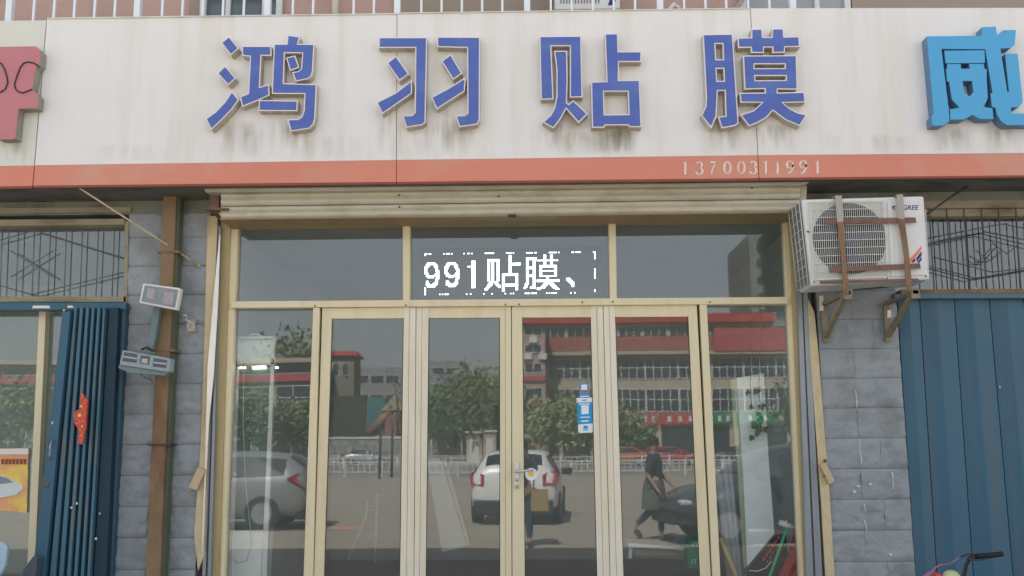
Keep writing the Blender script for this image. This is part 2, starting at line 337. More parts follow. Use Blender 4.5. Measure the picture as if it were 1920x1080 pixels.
# ------------------------------------------------------------------ signboards
YS = -.45
def signboard(name, joints, tops, label, panelmat):
    root = thing(name, (P(joints[0][0], 340, YS).x, YS, ZB), label, 'sign')
    for i in range(len(joints) - 1):
        (ut0, ub0), (ut1, ub1) = joints[i], joints[i + 1]
        vt0, vt1, vm0, vm1, vb0, vb1 = tops[i]
        g = .6
        pan = MB().px([(ut0 + g, vt0), (ut1 - g, vt1), (ub1 + (ut1 - ub1) * .12 - g, vm1), (ub0 + (ut0 - ub0) * .12 + g, vm0)], YS, .0)
        pan.build('sign_panel', panelmat, root)
        band = MB().px([(ub0 + (ut0 - ub0) * .12 + g, vm0 + .4), (ub1 + (ut1 - ub1) * .12 - g, vm1 + .4), (ub1 - g, vb1 - 4), (ub0 + g, vb0 - 4)], YS - .006, YS + .04)
        band.build('red_band', m_red, root)
        MB().px([(ub0 + g, vb0 - 4), (ub1 - g, vb1 - 4), (ub1 - g, vb1), (ub0 + g, vb0)], YS - .002, YS + .03).build('bottom_lip', m_redlip, root)
    return root
sgL = signboard('signboard', [(-420, -470), (87, 61)], [(44, 38, 317, 310.5, 361, 352.5)], 'greyish cream signboard with a pink letter at the left edge above the glass shop', m_cream2)
sgM = signboard('signboard', [(87.8, 61.8), (744.5, 743), (1407, 1423), (2350, 2400)],
                [(36, 27, 310, 300, 352, 345), (26.5, 17, 300, 291, 345, 338), (15.5, 14, 291, 283, 337.5, 328)],
                'long cream signboard with blue raised characters and a red lower band', m_cream)
for ua, va, ub, vb in ((744.7, 27, 743.2, 344), (1407.5, 17, 1423.5, 337)):
    MB().px([(ua - 1.0, va), (ua + .8, va), (ub + .8, vb), (ub - 1.0, vb)], YS + .02, YS + .2).build('panel_gap', m_joint, sgM)
MB().px([(86.4, 40), (88.6, 40), (62.6, 352), (60.4, 352)], YS + .03, YS + .2).build('panel_gap', m_joint, sgM)
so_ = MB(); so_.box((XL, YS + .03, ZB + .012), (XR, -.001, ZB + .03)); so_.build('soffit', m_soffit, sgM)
tb = MB(); tb.px([(88, 35), (744, 26.2), (744, 24.4), (88, 33)], YS - .012, YS + .1); tb.px([(746, 25.2), (1407, 16), (1407, 14.3), (746, 23.5)], YS - .012, YS + .1)
tb.build('top_trim', m_cream2, sgM)

def glyph(root, u0, v0, sc, shapes, face, rim, side, label, nm='sign_letter', depth=.088, rimw=.009):
    b = MB(); fc = MB(); yf = YS - depth
    for sh in shapes:
        outer, holes = (sh[0], sh[1:]) if isinstance(sh[0][0], (list, tuple)) else (sh, [])
        lp = [[(P(u0 + x / sc, v0 + y / sc, yf).x, P(u0 + x / sc, v0 + y / sc, yf).z) for x, y in q] for q in [outer] + list(holes)]
        b.prism(lp, yf, YS - .004, 0, 1)
        if rimw:
            li = [inset(lp[0], rimw)] + [inset(h, -rimw) for h in lp[1:]]
            fc.prism(li, yf - .004, yf - .0005)
        else: fc.prism(lp, yf - .004, yf - .0005)
    o = b.build(nm, [rim, side], root); tag(o, label)
    fc.build('letter_face', face, o); return o
K = 4.908
glyph(sgM, 370, 50, K, [
    [(293, 88), (218, 150), (308, 265), (382, 200)], [(258, 358), (183, 430), (283, 540), (355, 475)],
    [(318, 592), (255, 690), (165, 785), (76, 850), (128, 950), (215, 870), (320, 760), (385, 672)],
    [(412, 178), (680, 178), (682, 268), (590, 268), (575, 555), (660, 530), (665, 632), (560, 680), (412, 738), (392, 645), (468, 615), (485, 275), (412, 268)],
    [(705, 158), (822, 158), (832, 75), (945, 92), (928, 158), (1078, 160), (1064, 410), (1052, 455), (1020, 482), (905, 505), (872, 420), (930, 408), (955, 385), (965, 245), (805, 243), (795, 520), (1100, 530), (1085, 840), (1070, 900), (1030, 938), (860, 965), (828, 853), (925, 850), (960, 828), (980, 770), (985, 620), (685, 618)],
    [(815, 285), (900, 265), (940, 375), (855, 408)], [(568, 675), (925, 680), (920, 778), (562, 775)]], m_blue, m_rim, m_side, 'first blue raised character')
glyph(sgM, 690, 50, K, [
    [(98, 98), (545, 98), (530, 880), (500, 905), (352, 930), (315, 818), (405, 815), (430, 790), (435, 195), (98, 195)],
    [(258, 268), (175, 335), (288, 502), (378, 435)], [(405, 490), (405, 615), (130, 805), (78, 697), (250, 610)],
    [(636, 93), (1032, 95), (1028, 860), (1005, 900), (840, 925), (805, 818), (890, 815), (915, 795), (912, 195), (636, 188)],
    [(762, 252), (675, 318), (782, 490), (868, 430)], [(900, 465), (890, 595), (630, 762), (582, 650), (740, 565)]], m_blue, m_rim, m_side, 'second blue raised character')
glyph(sgM, 990, 50, K, [
    [(104, 88), (490, 85), (502, 650), (385, 652), (385, 180), (215, 180), (235, 668), (118, 672)],
    [(240, 222), (360, 222), (365, 490), (358, 700), (375, 712), (415, 675), (550, 803), (465, 885), (352, 758), (300, 850), (235, 935), (133, 880), (205, 815), (240, 750), (262, 640), (262, 400)],
    [[(706, 65), (828, 62), (833, 228), (1045, 228), (1042, 325), (838, 325), (835, 492), (1028, 490), (1045, 925), (935, 925), (920, 908), (712, 908), (700, 930), (588, 930), (580, 508), (722, 502)], [(700, 598), (918, 598), (925, 805), (705, 808)]]], m_blue, m_rim, m_side, 'third blue raised character')
glyph(sgM, 1290, 40, K, [
    [[(135, 120), (412, 115), (465, 935), (440, 960), (310, 985), (275, 878), (345, 870), (338, 640), (275, 640), (262, 870), (215, 985), (122, 868), (160, 780), (165, 700)], [(252, 208), (318, 208), (322, 350), (258, 350)], [(262, 436), (326, 436), (330, 548), (268, 548)]],
    [(455, 152), (582, 148), (582, 70), (683, 70), (688, 145), (770, 145), (773, 68), (878, 66), (885, 142), (1025, 138), (1030, 235), (893, 238), (890, 288), (778, 292), (776, 240), (700, 240), (698, 292), (582, 290), (578, 242), (462, 245)],
    [[(505, 315), (1000, 312), (1008, 620), (1000, 628), (828, 625), (825, 655), (1072, 650), (1080, 745), (875, 750), (935, 800), (1010, 840), (1095, 858), (1030, 965), (900, 910), (782, 822), (720, 890), (640, 935), (560, 965), (480, 860), (600, 820), (680, 748), (482, 748), (475, 658), (708, 655), (705, 622), (520, 628)], [(612, 395), (890, 395), (892, 430), (612, 432)], [(618, 503), (900, 503), (900, 540), (622, 543)]]], m_blue, m_rim, m_side, 'fourth blue raised character')
glyph(sgM, 1700, 40, 4.909, [
    [(185, 140), (690, 135), (692, 55), (818, 50), (830, 130), (888, 82), (1003, 82), (993, 215), (955, 248), (860, 252), (925, 655), (940, 650), (905, 300), (1020, 300), (1062, 700), (1065, 745), (1030, 790), (955, 795), (965, 850), (1240, 850), (1240, 955), (920, 955), (870, 920), (830, 860), (815, 795), (785, 790), (770, 665), (790, 660), (722, 258), (318, 256), (385, 810), (392, 900), (385, 930), (330, 960), (235, 960), (228, 880), (250, 850)],
    [(345, 272), (714, 268), (719, 384), (358, 388)],
    [[(372, 395), (495, 395), (498, 438), (580, 438), (575, 393), (708, 393), (715, 440), (735, 440), (735, 545), (745, 700), (730, 745), (700, 790), (788, 802), (798, 900), (680, 900), (605, 862), (520, 905), (400, 905), (398, 812), (485, 795), (415, 720), (390, 555), (370, 555), (362, 440), (372, 435)], [(512, 550), (600, 550), (615, 650), (580, 695), (530, 660)]]],
    m_cyan, m_cyan, m_cyanside, 'sky blue raised character at the right edge', rimw=0, depth=.10)
pk = glyph(sgL, 0, 70, 5.14, [[(-320, 100), (340, 88), (370, 105), (395, 135), (385, 268), (345, 300), (332, 400), (310, 500), (350, 540), (372, 560), (362, 685), (180, 690), (150, 975), (110, 985), (-10, 985), (-60, 960), (-60, 695), (-320, 700)]], m_pink, m_pink, m_pinkside, 'pink raised character cut by the left edge', rimw=0, depth=.09)
ov = MB()
for lp in ([(378, 285), (350, 262), (320, 245), (265, 237), (225, 250), (195, 290), (165, 370), (140, 450), (148, 495), (172, 522), (220, 535), (275, 515), (312, 500)],
           [(-60, 235), (-20, 235), (15, 255), (45, 310), (68, 390), (74, 440), (50, 500), (0, 530), (-60, 530), (-120, 480)]):
    ov.tube([P(x / 5.14, 70 + y / 5.14, YS - .098) for x, y in lp], .0062, 6)
ov.build('wire_outline', m_cable, pk)

# dirt drips below the letters (stains on the board)
def stains():
    mt = bpy.data.materials.new('drip_stain'); mt.use_nodes = True; n = mt.node_tree; N = n.nodes; L = n.links
    bs = N['Principled BSDF']; bs.inputs['Base Color'].default_value = S(138, 130, 108) + (1,); bs.inputs['Roughness'].default_value = .8
    uv = N.new('ShaderNodeAttribute'); uv.attribute_name = 'fade'
    g = N.new('ShaderNodeNewGeometry'); mp = N.new('ShaderNodeMapping'); mp.inputs['Scale'].default_value = (13, 1, 2.2); nz = N.new('ShaderNodeTexNoise'); nz.inputs['Scale'].default_value = 1; nz.inputs['Detail'].default_value = 5
    L.new(g.outputs['Position'], mp.inputs[0]); L.new(mp.outputs[0], nz.inputs['Vector'])
    r = N.new('ShaderNodeMapRange'); r.inputs['From Min'].default_value = .38; r.inputs['From Max'].default_value = .7
    L.new(nz.outputs['Fac'], r.inputs['Value']); mu = N.new('ShaderNodeMath'); mu.operation = 'MULTIPLY'
    L.new(r.outputs[0], mu.inputs[0]); L.new(uv.outputs['Fac'], mu.inputs[1]); L.new(mu.outputs[0], bs.inputs['Alpha'])
    items = [(395, 500, 225, 300, .5), (500, 590, 215, 300, .55), (700, 790, 200, 296, .5), (760, 905, 225, 292, .6), (810, 860, 185, 280, .6), (1010, 1100, 215, 290, .75), (1108, 1205, 235, 290, .8), (1145, 1185, 235, 285, .9), (1315, 1400, 225, 285, .6), (1405, 1500, 230, 285, .75), (1740, 1830, 235, 288, .6), (1840, 1920, 230, 286, .6), (0, 60, 265, 312, .7), (150, 330, 270, 305, .25), (980, 1240, 245, 292, .35), (560, 700, 250, 300, .2), (1530, 1730, 250, 289, .25)]
    vs = []; fs = []; fd = []
    for u0, u1, v0, v1, a in items:
        nx, nz_ = 8, 6; o = len(vs)
        for j in range(nz_ + 1):
            for i in range(nx + 1):
                vs.append(P(u0 + (u1 - u0) * i / nx, v0 + (v1 - v0) * j / nz_, YS - .0025))
                fd.append(a * min(1, 3 * min(i, nx - i) / nx) * (1 - j / nz_) ** .7 * (0, .6, 1, 1, 1, 1, 1)[j])
        fs += [(o + j * (nx + 1) + i, o + j * (nx + 1) + i + 1, o + (j + 1) * (nx + 1) + i + 1, o + (j + 1) * (nx + 1) + i) for j in range(nz_) for i in range(nx)]
    for k in range(len(vs)): vs[k] = vs[k] + Vector((0, -.00005 * (k // 63), 0))
    me = bpy.data.meshes.new('dirt_streaks'); me.from_pydata([tuple(v) for v in vs], [], fs); at = me.attributes.new('fade', 'FLOAT', 'POINT')
    for k, f_ in enumerate(fd): at.data[k].value = f_
    me.materials.append(mt); o = bpy.data.objects.new('dirt_streaks', me); COL.objects.link(o); o.parent = sgM; o.matrix_parent_inverse = sgM.matrix_world.inverted()
stains()

# phone number
def ribbon(mb, pts, wd, fx, y):
    pts = [Vector(p) for p in pts]; L_, R_ = [], []
    for i, p in enumerate(pts):
        d = (pts[min(i + 1, len(pts) - 1)] - pts[max(i - 1, 0)]).normalized(); n = Vector((-d.y, d.x)) * wd[i] / 2
        L_.append(p + n); R_.append(p - n)
    q = [fx(*a) for a in L_] + [fx(*a) for a in R_]; k = len(pts)
    mb.add([(a[0], y, a[1]) for a in q], [(i, i + 1, k + i + 1, k + i) for i in range(k - 1)])
def arc(cx, cy, rx, ry, a0, a1, n=14): return [(cx + rx * math.cos(math.radians(a0 + (a1 - a0) * i / n)), cy + ry * math.sin(math.radians(a0 + (a1 - a0) * i / n))) for i in range(n + 1)]
def ww(pts, thin, thick): 
    out = []
    for i in range(len(pts)):
        d = Vector(pts[min(i + 1, len(pts) - 1)]) - Vector(pts[max(i - 1, 0)]); d.normalize(); out.append(thin + (thick - thin) * abs(d.y) ** 1.5)
    return out
DG = {'1': [([(.3, 0), (.3, 1)], [.15, .15]), ([(.3, .97), (.12, .86)], [.06, .06])],
      '7': [([(.04, .93), (.56, .93)], [.12, .12]), ([(.55, .95), (.38, .6), (.26, .3), (.22, 0)], [.05, .09, .12, .13]), ([(.07, .98), (.04, .78)], [.05, .03])]}
for ch, parts in {'0': [arc(.3, .5, .235, .45, 0, 360, 26)], '3': [arc(.27, .74, .19, .22, 150, -90, 14), arc(.26, .27, .24, .25, 90, -160, 16)],
                  '9': [arc(.3, .69, .225, .27, 0, 360, 22), [(.525, .69), (.52, .5), (.46, .28), (.34, .1), (.16, 0)]]}.items():
    DG[ch] = [(p, ww(p, .065, .15)) for p in parts]
for i, (c, u) in enumerate(zip('13700311991', (1285, 1312, 1336, 1364, 1390, 1413, 1436, 1458, 1481, 1506, 1533))):
    vb = 327.5 - (u - 1285) * .011; mb = MB(); y = YS - .0085
    for p, wd in DG[c]: ribbon(mb, p, wd, lambda X, Y, u=u, vb=vb: (lambda q: (q.x, q.z))(P(u + (X - .3) * 26, vb - Y * 24.5, y)), y)
    mb.build('digit', m_digit, sgM)

# ------------------------------------------------------------------ railing above the sign and upper AC
rl = thing('balcony_railing', (0, -.25, ZT), 'white vertical bar railing above the signboard', 'railing')
yb = -.22
def barpx(u, wpx, tag_):
    vv = 30 - u * .008; x = P(u, vv, yb).x; r = wpx * .0039 / 2
    MB().box((x - r, yb - r, ZT - .35), (x + r, yb + r, ZT + .75)).build(tag_, m_rail, rl)
for u in (-220, 18, 258, 502, 745, 988.5, 1237.5, 1486): barpx(u, 12.5, 'railing_post')
thin = [-180, -140, -100, -60, -20, 63, 101, 139, 177, 215, 304, 342, 380, 418, 457, 549, 587, 663, 701, 790, 828, 866, 904, 942, 1033, 1072, 1112, 1151, 1191, 1283, 1323, 1362, 1403, 1443]
for u in thin: barpx(u, 4.4, 'railing_bar')
x0_, x1_ = P(-230, 20, yb).x, P(1492, 20, yb).x
MB().box((x0_, yb - .03, ZT + .75), (x1_, yb + .03, ZT + .80)).build('top_rail', m_rail, rl)
uac = thing('air_conditioner', (P(1100, 15, .1).x, .15, ZT), 'upper air conditioner unit behind the railing, cut off by the top of the photo', 'air conditioner')
a, c = P(1040, 20, .0).x, P(1163, 20, .0).x; z0 = P(1100, 17, .0).z
MB().box((a, .0, z0), (c, .3, z0 + .62)).build('casing', m_acw, uac, bevel=.012)
g = MB()
for k in range(14): g.box((a + .05 + k * .024, -.006, z0 + .05), (a + .056 + k * .024, -.001, z0 + .55))
g.build('grille', m_acdk, uac)
g = MB(); g.add([(c - .10, -.004, z0 + .03), (c - .05, -.004, z0 + .03), (c - .03, -.004, z0 + .09), (c - .08, -.004, z0 + .09)], [(0, 1, 2, 3)]); g.build('decal', m_logoblue, uac)
MB().box((a, .02, z0 - .05), (c, .3, z0 - .02)).build('mounting_rail', m_wallbrown, uac)
hp = MB(); hp.tube([P(1273, 16, .05), P(1265, 10, .1), P(1250, 24, .05), P(1255, 30, .05)], [.02, .03, .02, .012], 8)
tag(hp.build('hanging_cloth', m_white), 'small pale rag hanging behind the railing bars', 'cloth')
pp = MB(); pp.tube([P(1398, -10, .2), P(1384, 12, .2), P(1370, 30, .2)], .02, 8); tag(pp.build('drain_hose', m_greybar), 'grey slanting drain pipe beside the upper window', 'pipe')

# ------------------------------------------------------------------ roller shutter
sh = thing('roller_shutter', (P(950, 380, -.3).x, -.3, ZB - .3), 'rolled up beige roller shutter tucked under the signboard', 'shutter')
ys = -.30
MB().px([(380, 351), (1526, 338.5), (1500, 347), (386, 360.5)], ys - .05, -.0).build('housing_lip', m_shut, sh, bevel=.004)
def slat(v0l, v1l, v0r, v1r, y, ul, ur):
    a, b_ = P(ul, v0l, y), P(ur, v0r, y); c_, d_ = P(ul, v1l, y), P(ur, v1r, y)
    mb = MB(); n = 8
    def fn(i, j):
        p = a.lerp(b_, i); q = c_.lerp(d_, i); r = p.lerp(q, j); r = Vector(r); r.y = y + .02 - .022 * math.sin(math.pi * min(1, max(0, j)) * .94 + .1); return r
    mb.grid(fn, 30, 10); 
    return mb
for v in ((361, 372, 347.5, 360), (372, 385, 360, 371.5), (385.5, 397, 372, 384), (397, 409, 384, 395.5)):
    slat(v[0], v[1], v[2], v[3], ys + (.0 if v[0] < 380 else .02), 414, 1500).build('slat', m_shut, sh)
MB().px([(412, 409), (1500, 396), (1500, 399), (412, 412)], ys + .03, .1, 0).build('slat_edge', m_bronze, sh)
MB().box((P(414, 380, -.2).x, -.24, P(414, 405, -.2).z), (P(1500, 380, -.2).x, -.02, ZB)).build('roll_core', m_shut, sh)
bk = MB(); bk.px([(393, 360), (414, 360), (414, 398), (393, 398)], ys + .06, 0); bk.px([(385, 388), (428, 390), (428, 394), (385, 393)], ys + .0, ys + .05); bk.build('end_bracket', m_rustdk, sh)
bk = MB(); bk.px([(1500, 350), (1513, 349), (1511, 392), (1500, 392)], ys + .05, 0); bk.build('end_bracket', m_shut, sh)
kn = MB(); kn.tube([P(953, 405, ys + .02), P(968, 405, ys + .02)], .012, 10); kn.build('pull_handle', m_cable, sh)
kn = MB()
for u, v in ((748, 366), (749, 388), (935, 368), (612, 352), (1410, 352)): kn.ball(P(u, v, ys - .004), .008, 8, 6)
kn.build('rivet', m_cable, sh)
# guide rails
for side, e in (('l', [(405, 425), (413, 425), (395, 1080), (379, 1080)]), ('r', [(1491, 410), (1507, 410), (1542, 1080), (1513, 1080)])):
    gr = MB(); gr.px(e, .0, .06); o = gr.build('guide_rail', m_alu, sh)
    k = MB(); kk = e if side == 'l' else e
    uL0, uL1 = (e[0][0] + e[1][0]) / 2, (e[3][0] + e[2][0]) / 2
    k.px([(uL0 - .8, 426), (uL0 + .8, 426), (uL1 + 1.6, 1080), (uL1 - 1.6, 1080)], -.004, 0.001); k.build('guide_slot', m_cable, o)

# ------------------------------------------------------------------ shopfront
sf = thing('shopfront', (P(955, 1080, .1).x, .1, .15), 'champagne aluminium glazed shopfront with four door leaves under the shutter', 'shopfront')
yf, yb2 = .045, .16
zbot = .15
def ext(p0, p1, z=zbot, y=yf):       # continue an edge measured (u,v) p0 -> p1 down to height z: returns pixel
    a, b_ = P(*p0, y), P(*p1, y); t = (a.z - z) / (a.z - b_.z); q = a.lerp(b_, t)
    cc = RM.transposed() @ (q - CAM); return (960 + F * cc.x / -cc.z, 540 - F * cc.y / -cc.z)
def member(name, l0, l1, r0, r1, y0=yf, y1=yb2, parent=sf, m=m_gold, bev=.004, down=True):
    # left edge l0(top)->l1, right edge r0->r1, pixels
    if down: l1, r1 = ext(l0, l1, y=y0), ext(r0, r1, y=y0)
    return MB().px([l0, r0, r1, l1], y0, y1).build(name, m, parent, bevel=bev)
fr = MB(); ja = MB(); jb = MB()
def fbar(l0, l1, r0, r1, y0=yf, y1=yb2, down=True, fr=fr):
    if down: l1, r1 = ext(l0, l1, y=y0), ext(r0, r1, y=y0)
    fr.px([l0, r0, r1, l1], y0, y1)
fbar((413, 414), (395, 1080), (432, 414), (411, 1080), fr=ja)                       # left jamb
fbar((432, 423), (411, 1080), (446.5, 423), (419.5, 1080), yf + .02)             # inner step
fbar((1478, 404), (1508, 1080), (1491, 404), (1513, 1080), yf + .0, fr=jb)
fbar((1469, 410), (1501, 1080), (1478, 410), (1508, 1080), yf + .02)
fr.px([(432, 414), (1478, 402), (1478, 410), (432, 423)], yf + .005, yb2)        # head
fr.build('outer_frame', m_gold, sf, bevel=.003); m_jambshade = mat('shaded_gold_jamb', S(160, 146, 106), .45, var=.12, scale=4, stain=S(122, 112, 78), samt=.6, sscale=(30, 9, .8)); ja.build('jamb', m_jambshade, sf, bevel=.003); jb.build('jamb', m_jambshade, sf, bevel=.003)  # jambs wear a darker gold with their shade painted in
MB().px([(432, 410), (1480, 398.5), (1480, 403.5), (432, 415)], yf - .02, yb2).build('head_track', m_bronze, sf)
member('transom_bar', (432, 565), (432, 577.5), (1478, 556.5), (1480, 569.5), yf - .012, down=False)
member('mullion', (755, 421), (755.5, 563), (768.5, 421), (768, 563), yf - .006, down=False)
member('mullion', (1141.5, 416), (1144, 560), (1154.5, 416), (1156.5, 560), yf - .006, down=False)
member('post', (587, 577), (569, 1080), (599.5, 577), (586.5, 1080), yf - .008)
member('post', (1312, 571), (1336, 1080), (1325.5, 571), (1351, 1080), yf - .008)
sc_ = MB()
for u, v in ((590.5, 573.5), (761, 572.5), (1149, 566), (947.5, 571), (973.5, 570.5), (1092, 566.5), (1331, 566.5)):
    sc_.ball(P(u, v, yf - .013), (.0075, .004, .0075), 8, 6)
sc_.build('screw', m_rustdk, sf)
def pane(name, q, y=YG, m=m_glass, parent=sf, down=True, tilt=0):
    (l0, l1, r0, r1) = q
    if down: l1, r1 = ext(l0, l1, y=y), ext(r0, r1, y=y)
    mb = MB().px([l0, r0, r1, l1], y, y)
    return mb.build(name, m, parent)
pane('transom_glass', ((436, 418), (436, 570), (762, 418), (762, 570)), down=False)
pane('transom_glass', ((762, 414), (762, 570), (1149, 414), (1149, 570)), down=False)
pane('transom_glass', ((1149, 408), (1149, 570), (1482, 408), (1482, 570)), down=False)
pane('side_glass', ((436, 572), (415, 1080), (594, 572), (577, 1080)))
pane('side_glass', ((1319, 566), (1342, 1080), (1478, 565), (1508, 1080)))
ygap = .1
MB().px([(599.5, 576), (603.5, 576), ext((603, 576), (589, 1080)), ext((599, 576), (586, 1080))], .09, .14).build('frame_gap', m_golddk, sf)
MB().px([(1308.5, 571), (1312.5, 571), ext((1312.5, 571), (1337, 1080)), ext((1308.5, 571), (1333, 1080))], .09, .14).build('frame_gap', m_golddk, sf)
# leaves: outer left, inner-left glass, inner-right glass, outer right; pixels at v=598 / v=1080
leaves = [((603.5, 588.5), (622, 607), (757, 750), (779.5, 775.5)), ((780.5, 776.5), (803.5, 798), (937.5, 938), (958.3, 959.3)),
          ((959.7, 960.7), (979, 984), (1108, 1120), (1131, 1143.5)), ((1132, 1144.5), (1153.5, 1169), (1291, 1313), (1308, 1333))]
lf_objs = []
for i, (A, B, C, D) in enumerate(leaves):
    vt = 577.5 - (A[0] - 600) * .0085; vt2 = 577.5 - (D[0] - 600) * .0085
    yl = yf + .015 + (.004 if i in (1, 2) else 0)
    def at(e, v): return e[0] + (e[1] - e[0]) * (v - 598) / (1080 - 598)
    lft = MB()
    g0, g1 = 597.5 - (B[0] - 622) * .006, 597.5 - (C[0] - 622) * .006
    lft.px([(at(A, vt), vt), (at(B, vt), vt), ext((at(B, vt), vt), (B[1], 1080), y=yl), ext((at(A, vt), vt), (A[1], 1080), y=yl)], yl, yl + .045, 1 if i in (1, 3) else 0)
    lft.px([(at(C, vt2), vt2), (at(D, vt2), vt2), ext((at(D, vt2), vt2), (D[1], 1080), y=yl), ext((at(C, vt2), vt2), (C[1], 1080), y=yl)], yl, yl + .045, 1 if i in (0, 2) else 0)
    lft.px([(at(B, vt), vt), (at(C, vt2), vt2), (at(C, g1), g1), (at(B, g0), g0)], yl + .002, yl + .043)
    bz = zbot + .12; e1 = ext((at(B, vt), vt), (B[1], 1080), z=bz, y=yl); e2 = ext((at(C, vt), vt), (C[1], 1080), z=bz, y=yl)
    lft.px([e1, e2, ext((at(C, vt), vt), (C[1], 1080), y=yl), ext((at(B, vt), vt), (B[1], 1080), y=yl)], yl + .002, yl + .043)
    lo = lft.build('door_leaf', [m_gold, m_gold2], sf, bevel=.003); lf_objs.append(lo)
    pane('door_glass', ((at(B, 590) - 2, 590), (B[1] - 2, 1080), (at(C, 590) + 2, 590), (C[1] + 2, 1080)), y=yl + .025, parent=lo)
    bead = MB()
    for (e0, s_) in ((B, 1), (C, -1)):
        p0, p1 = (at(e0, g0), g0), (e0[1], 1080); bead.px([p0, (p0[0] + 1.3 * s_, p0[1]), ext((p0[0] + 1.3 * s_, p0[1]), (p1[0] + 1.3 * s_, 1080), y=yl), ext(p0, p1, y=yl)], yl + .012, yl + .02)
    bead.build('glazing_bead', m_golddk, lo)
    sm = MB()
    for e0, off in ((A, .55), (D, -.55)):
        pass
    mid = MB()
    for (E0, E1) in ((A, B), (C, D)):
        a0 = (at(E0, 590) + at(E1, 590)) / 2 - 1; a1 = (E0[1] + E1[1]) / 2 - 1
        if E1[0] - E0[0] > 20: mid.px([(a0, vt + 1), (a0 + .7, vt + 1), ext((a0 + .7, vt + 1), (a1 + .7, 1080), y=yl), ext((a0, vt + 1), (a1, 1080), y=yl)], yl - .0015, yl + .001)
    if mid.v: mid.build('stile_groove', m_bronze, lo)
# handle and lock on leaf 3
hl = MB(); yh = yf + .0
hl.px([(964.5, 866), (973, 865), (974, 915), (965, 916)], yh, yh + .019); ho = hl.build('handle_plate', m_handle, lf_objs[2], bevel=.004)
h2 = MB(); h2.tube([P(968, 884, yh), P(968, 884, yh - .05), P(974, 884, yh - .06), P(1001, 881, yh - .06)], [.011, .011, .011, .009], 10); h2.build('lever', m_handle, ho)
h3 = MB()
for v in (900, 911): h3.ball(P(969.5, v, yh - .002), (.013, .01, .013), 12, 8)
h3.build('lock_cylinder', mat('lock_brass', S(170, 158, 140), .3, metal=.6), ho)
# stickers
def disc(mb, u, v, r, y, mi=0, n=24):
    c = P(u, v, y); mb.add([(c.x + r * math.cos(2 * math.pi * k / n), y, c.z + r * math.sin(2 * math.pi * k / n)) for k in range(n)], [tuple(range(n))], mi)
ysk = yf + .019 + .02
k = MB(); disc(k, 996, 889, .048, ysk - .001); disc(k, 996, 888, .024, ysk - .002, 1)
tag(k.build('round_sticker', [m_stkwhite, m_yellow]), 'round white sticker with yellow centre on the door glass by the handle', 'sticker')
st = thing('payment_sticker', P(1097, 810, ysk), 'lower larger blue and white payment sticker on the third door leaf', 'sticker')
MB().px([(1082, 755), (1111, 754), (1112, 794), (1084, 796)], ysk - .002, ysk).build('blue_field', m_stkblue, st)
MB().px([(1081, 746), (1110, 745), (1111, 754.5), (1081.5, 755.5)], ysk - .002, ysk).build('white_header', m_stkwhite, st)
MB().px([(1084, 796), (1112, 794), (1112, 808), (1110, 811), (1088, 812), (1084.5, 810)], ysk - .002, ysk).build('white_footer', m_stkwhite, st)
k = MB(); k.px([(1090, 760), (1104, 760), (1104, 776), (1090, 777)], ysk - .004, ysk - .002); k.px([(1086, 756.6), (1106, 756.2), (1106, 758.4), (1086, 758.8)], ysk - .004, ysk - .002)
k.px([(1088, 781.5), (1106, 781), (1106, 783), (1088, 783.5)], ysk - .004, ysk - .002); k.px([(1090, 788.5), (1104, 788), (1104, 790.6), (1090, 791)], ysk - .004, ysk - .002); k.build('white_print', m_stkwhite, st)
k = MB(); k.px([(1094, 798), (1102, 798), (1102, 804), (1094, 804)], ysk - .004, ysk - .002); k.build('blue_symbol', m_stkblue, st); k = MB(); k.px([(1093, 805.5), (1103, 805), (1103, 806.5), (1093, 807)], ysk - .004, ysk - .002); k.build('blue_line', m_stkblue, st); k = MB()
k.px([(1091, 749.5), (1100, 749), (1100, 751), (1091, 751.5)], ysk - .004, ysk - .002); k.build('blue_print', m_stkblue, st)
st = thing('payment_sticker', P(1095, 745, ysk), 'upper small blue payment sticker above the larger one on the third door leaf', 'sticker')
MB().px([(1087, 719), (1103.5, 718.5), (1104, 746), (1088, 746)], ysk - .002, ysk).build('blue_field', m_stkblue, st)
MB().px([(1090, 721), (1101, 721), (1101, 731), (1089.5, 731)], ysk - .004, ysk - .002).build('white_print', m_stkwhite, st)
MB().px([(1089.5, 731.5), (1101, 731.5), (1101, 736), (1089, 736)], ysk - .004, ysk - .002).build('red_print', m_stkred, st)
MB().px([(1088, 742.5), (1103.5, 742), (1103.5, 744), (1088, 744.5)], ysk - .004, ysk - .002).build('white_line', m_stkwhite, st)

# LED display
ld = thing('led_display', P(957, 556, .2), 'black LED text display lit white behind the middle transom glass', 'display')
MB().px([(789, 466), (1127, 462), (1127, 560), (789, 562)], .20, .26).build('board', m_led, ld)
lit = set()
def tocr(X, Y): return ((X - 178) / 25.7, (Y + .0122 * (X - 178) - 168) / 25.2)
def stroke(pts, wz, dx=0, dy=0):
    q = [tocr(x + dx, y + dy) for x, y in pts]; hw = wz / 25.4 / 2
    for a, b_ in zip(q[:-1], q[1:]):
        a, b_ = Vector(a), Vector(b_); L2 = (b_ - a).length_squared
        for c in range(int(min(a.x, b_.x) - hw) - 1, int(max(a.x, b_.x) + hw) + 2):
            for r in range(int(min(a.y, b_.y) - hw) - 1, int(max(a.y, b_.y) + hw) + 2):
                p = Vector((c, r)); t = 0 if L2 == 0 else max(0, min(1, (p - a).dot(b_ - a) / L2))
                dd = p - (a + (b_ - a) * t)
                if max(abs(dd.x), abs(dd.y)) <= hw * .98: lit.add((c, r))
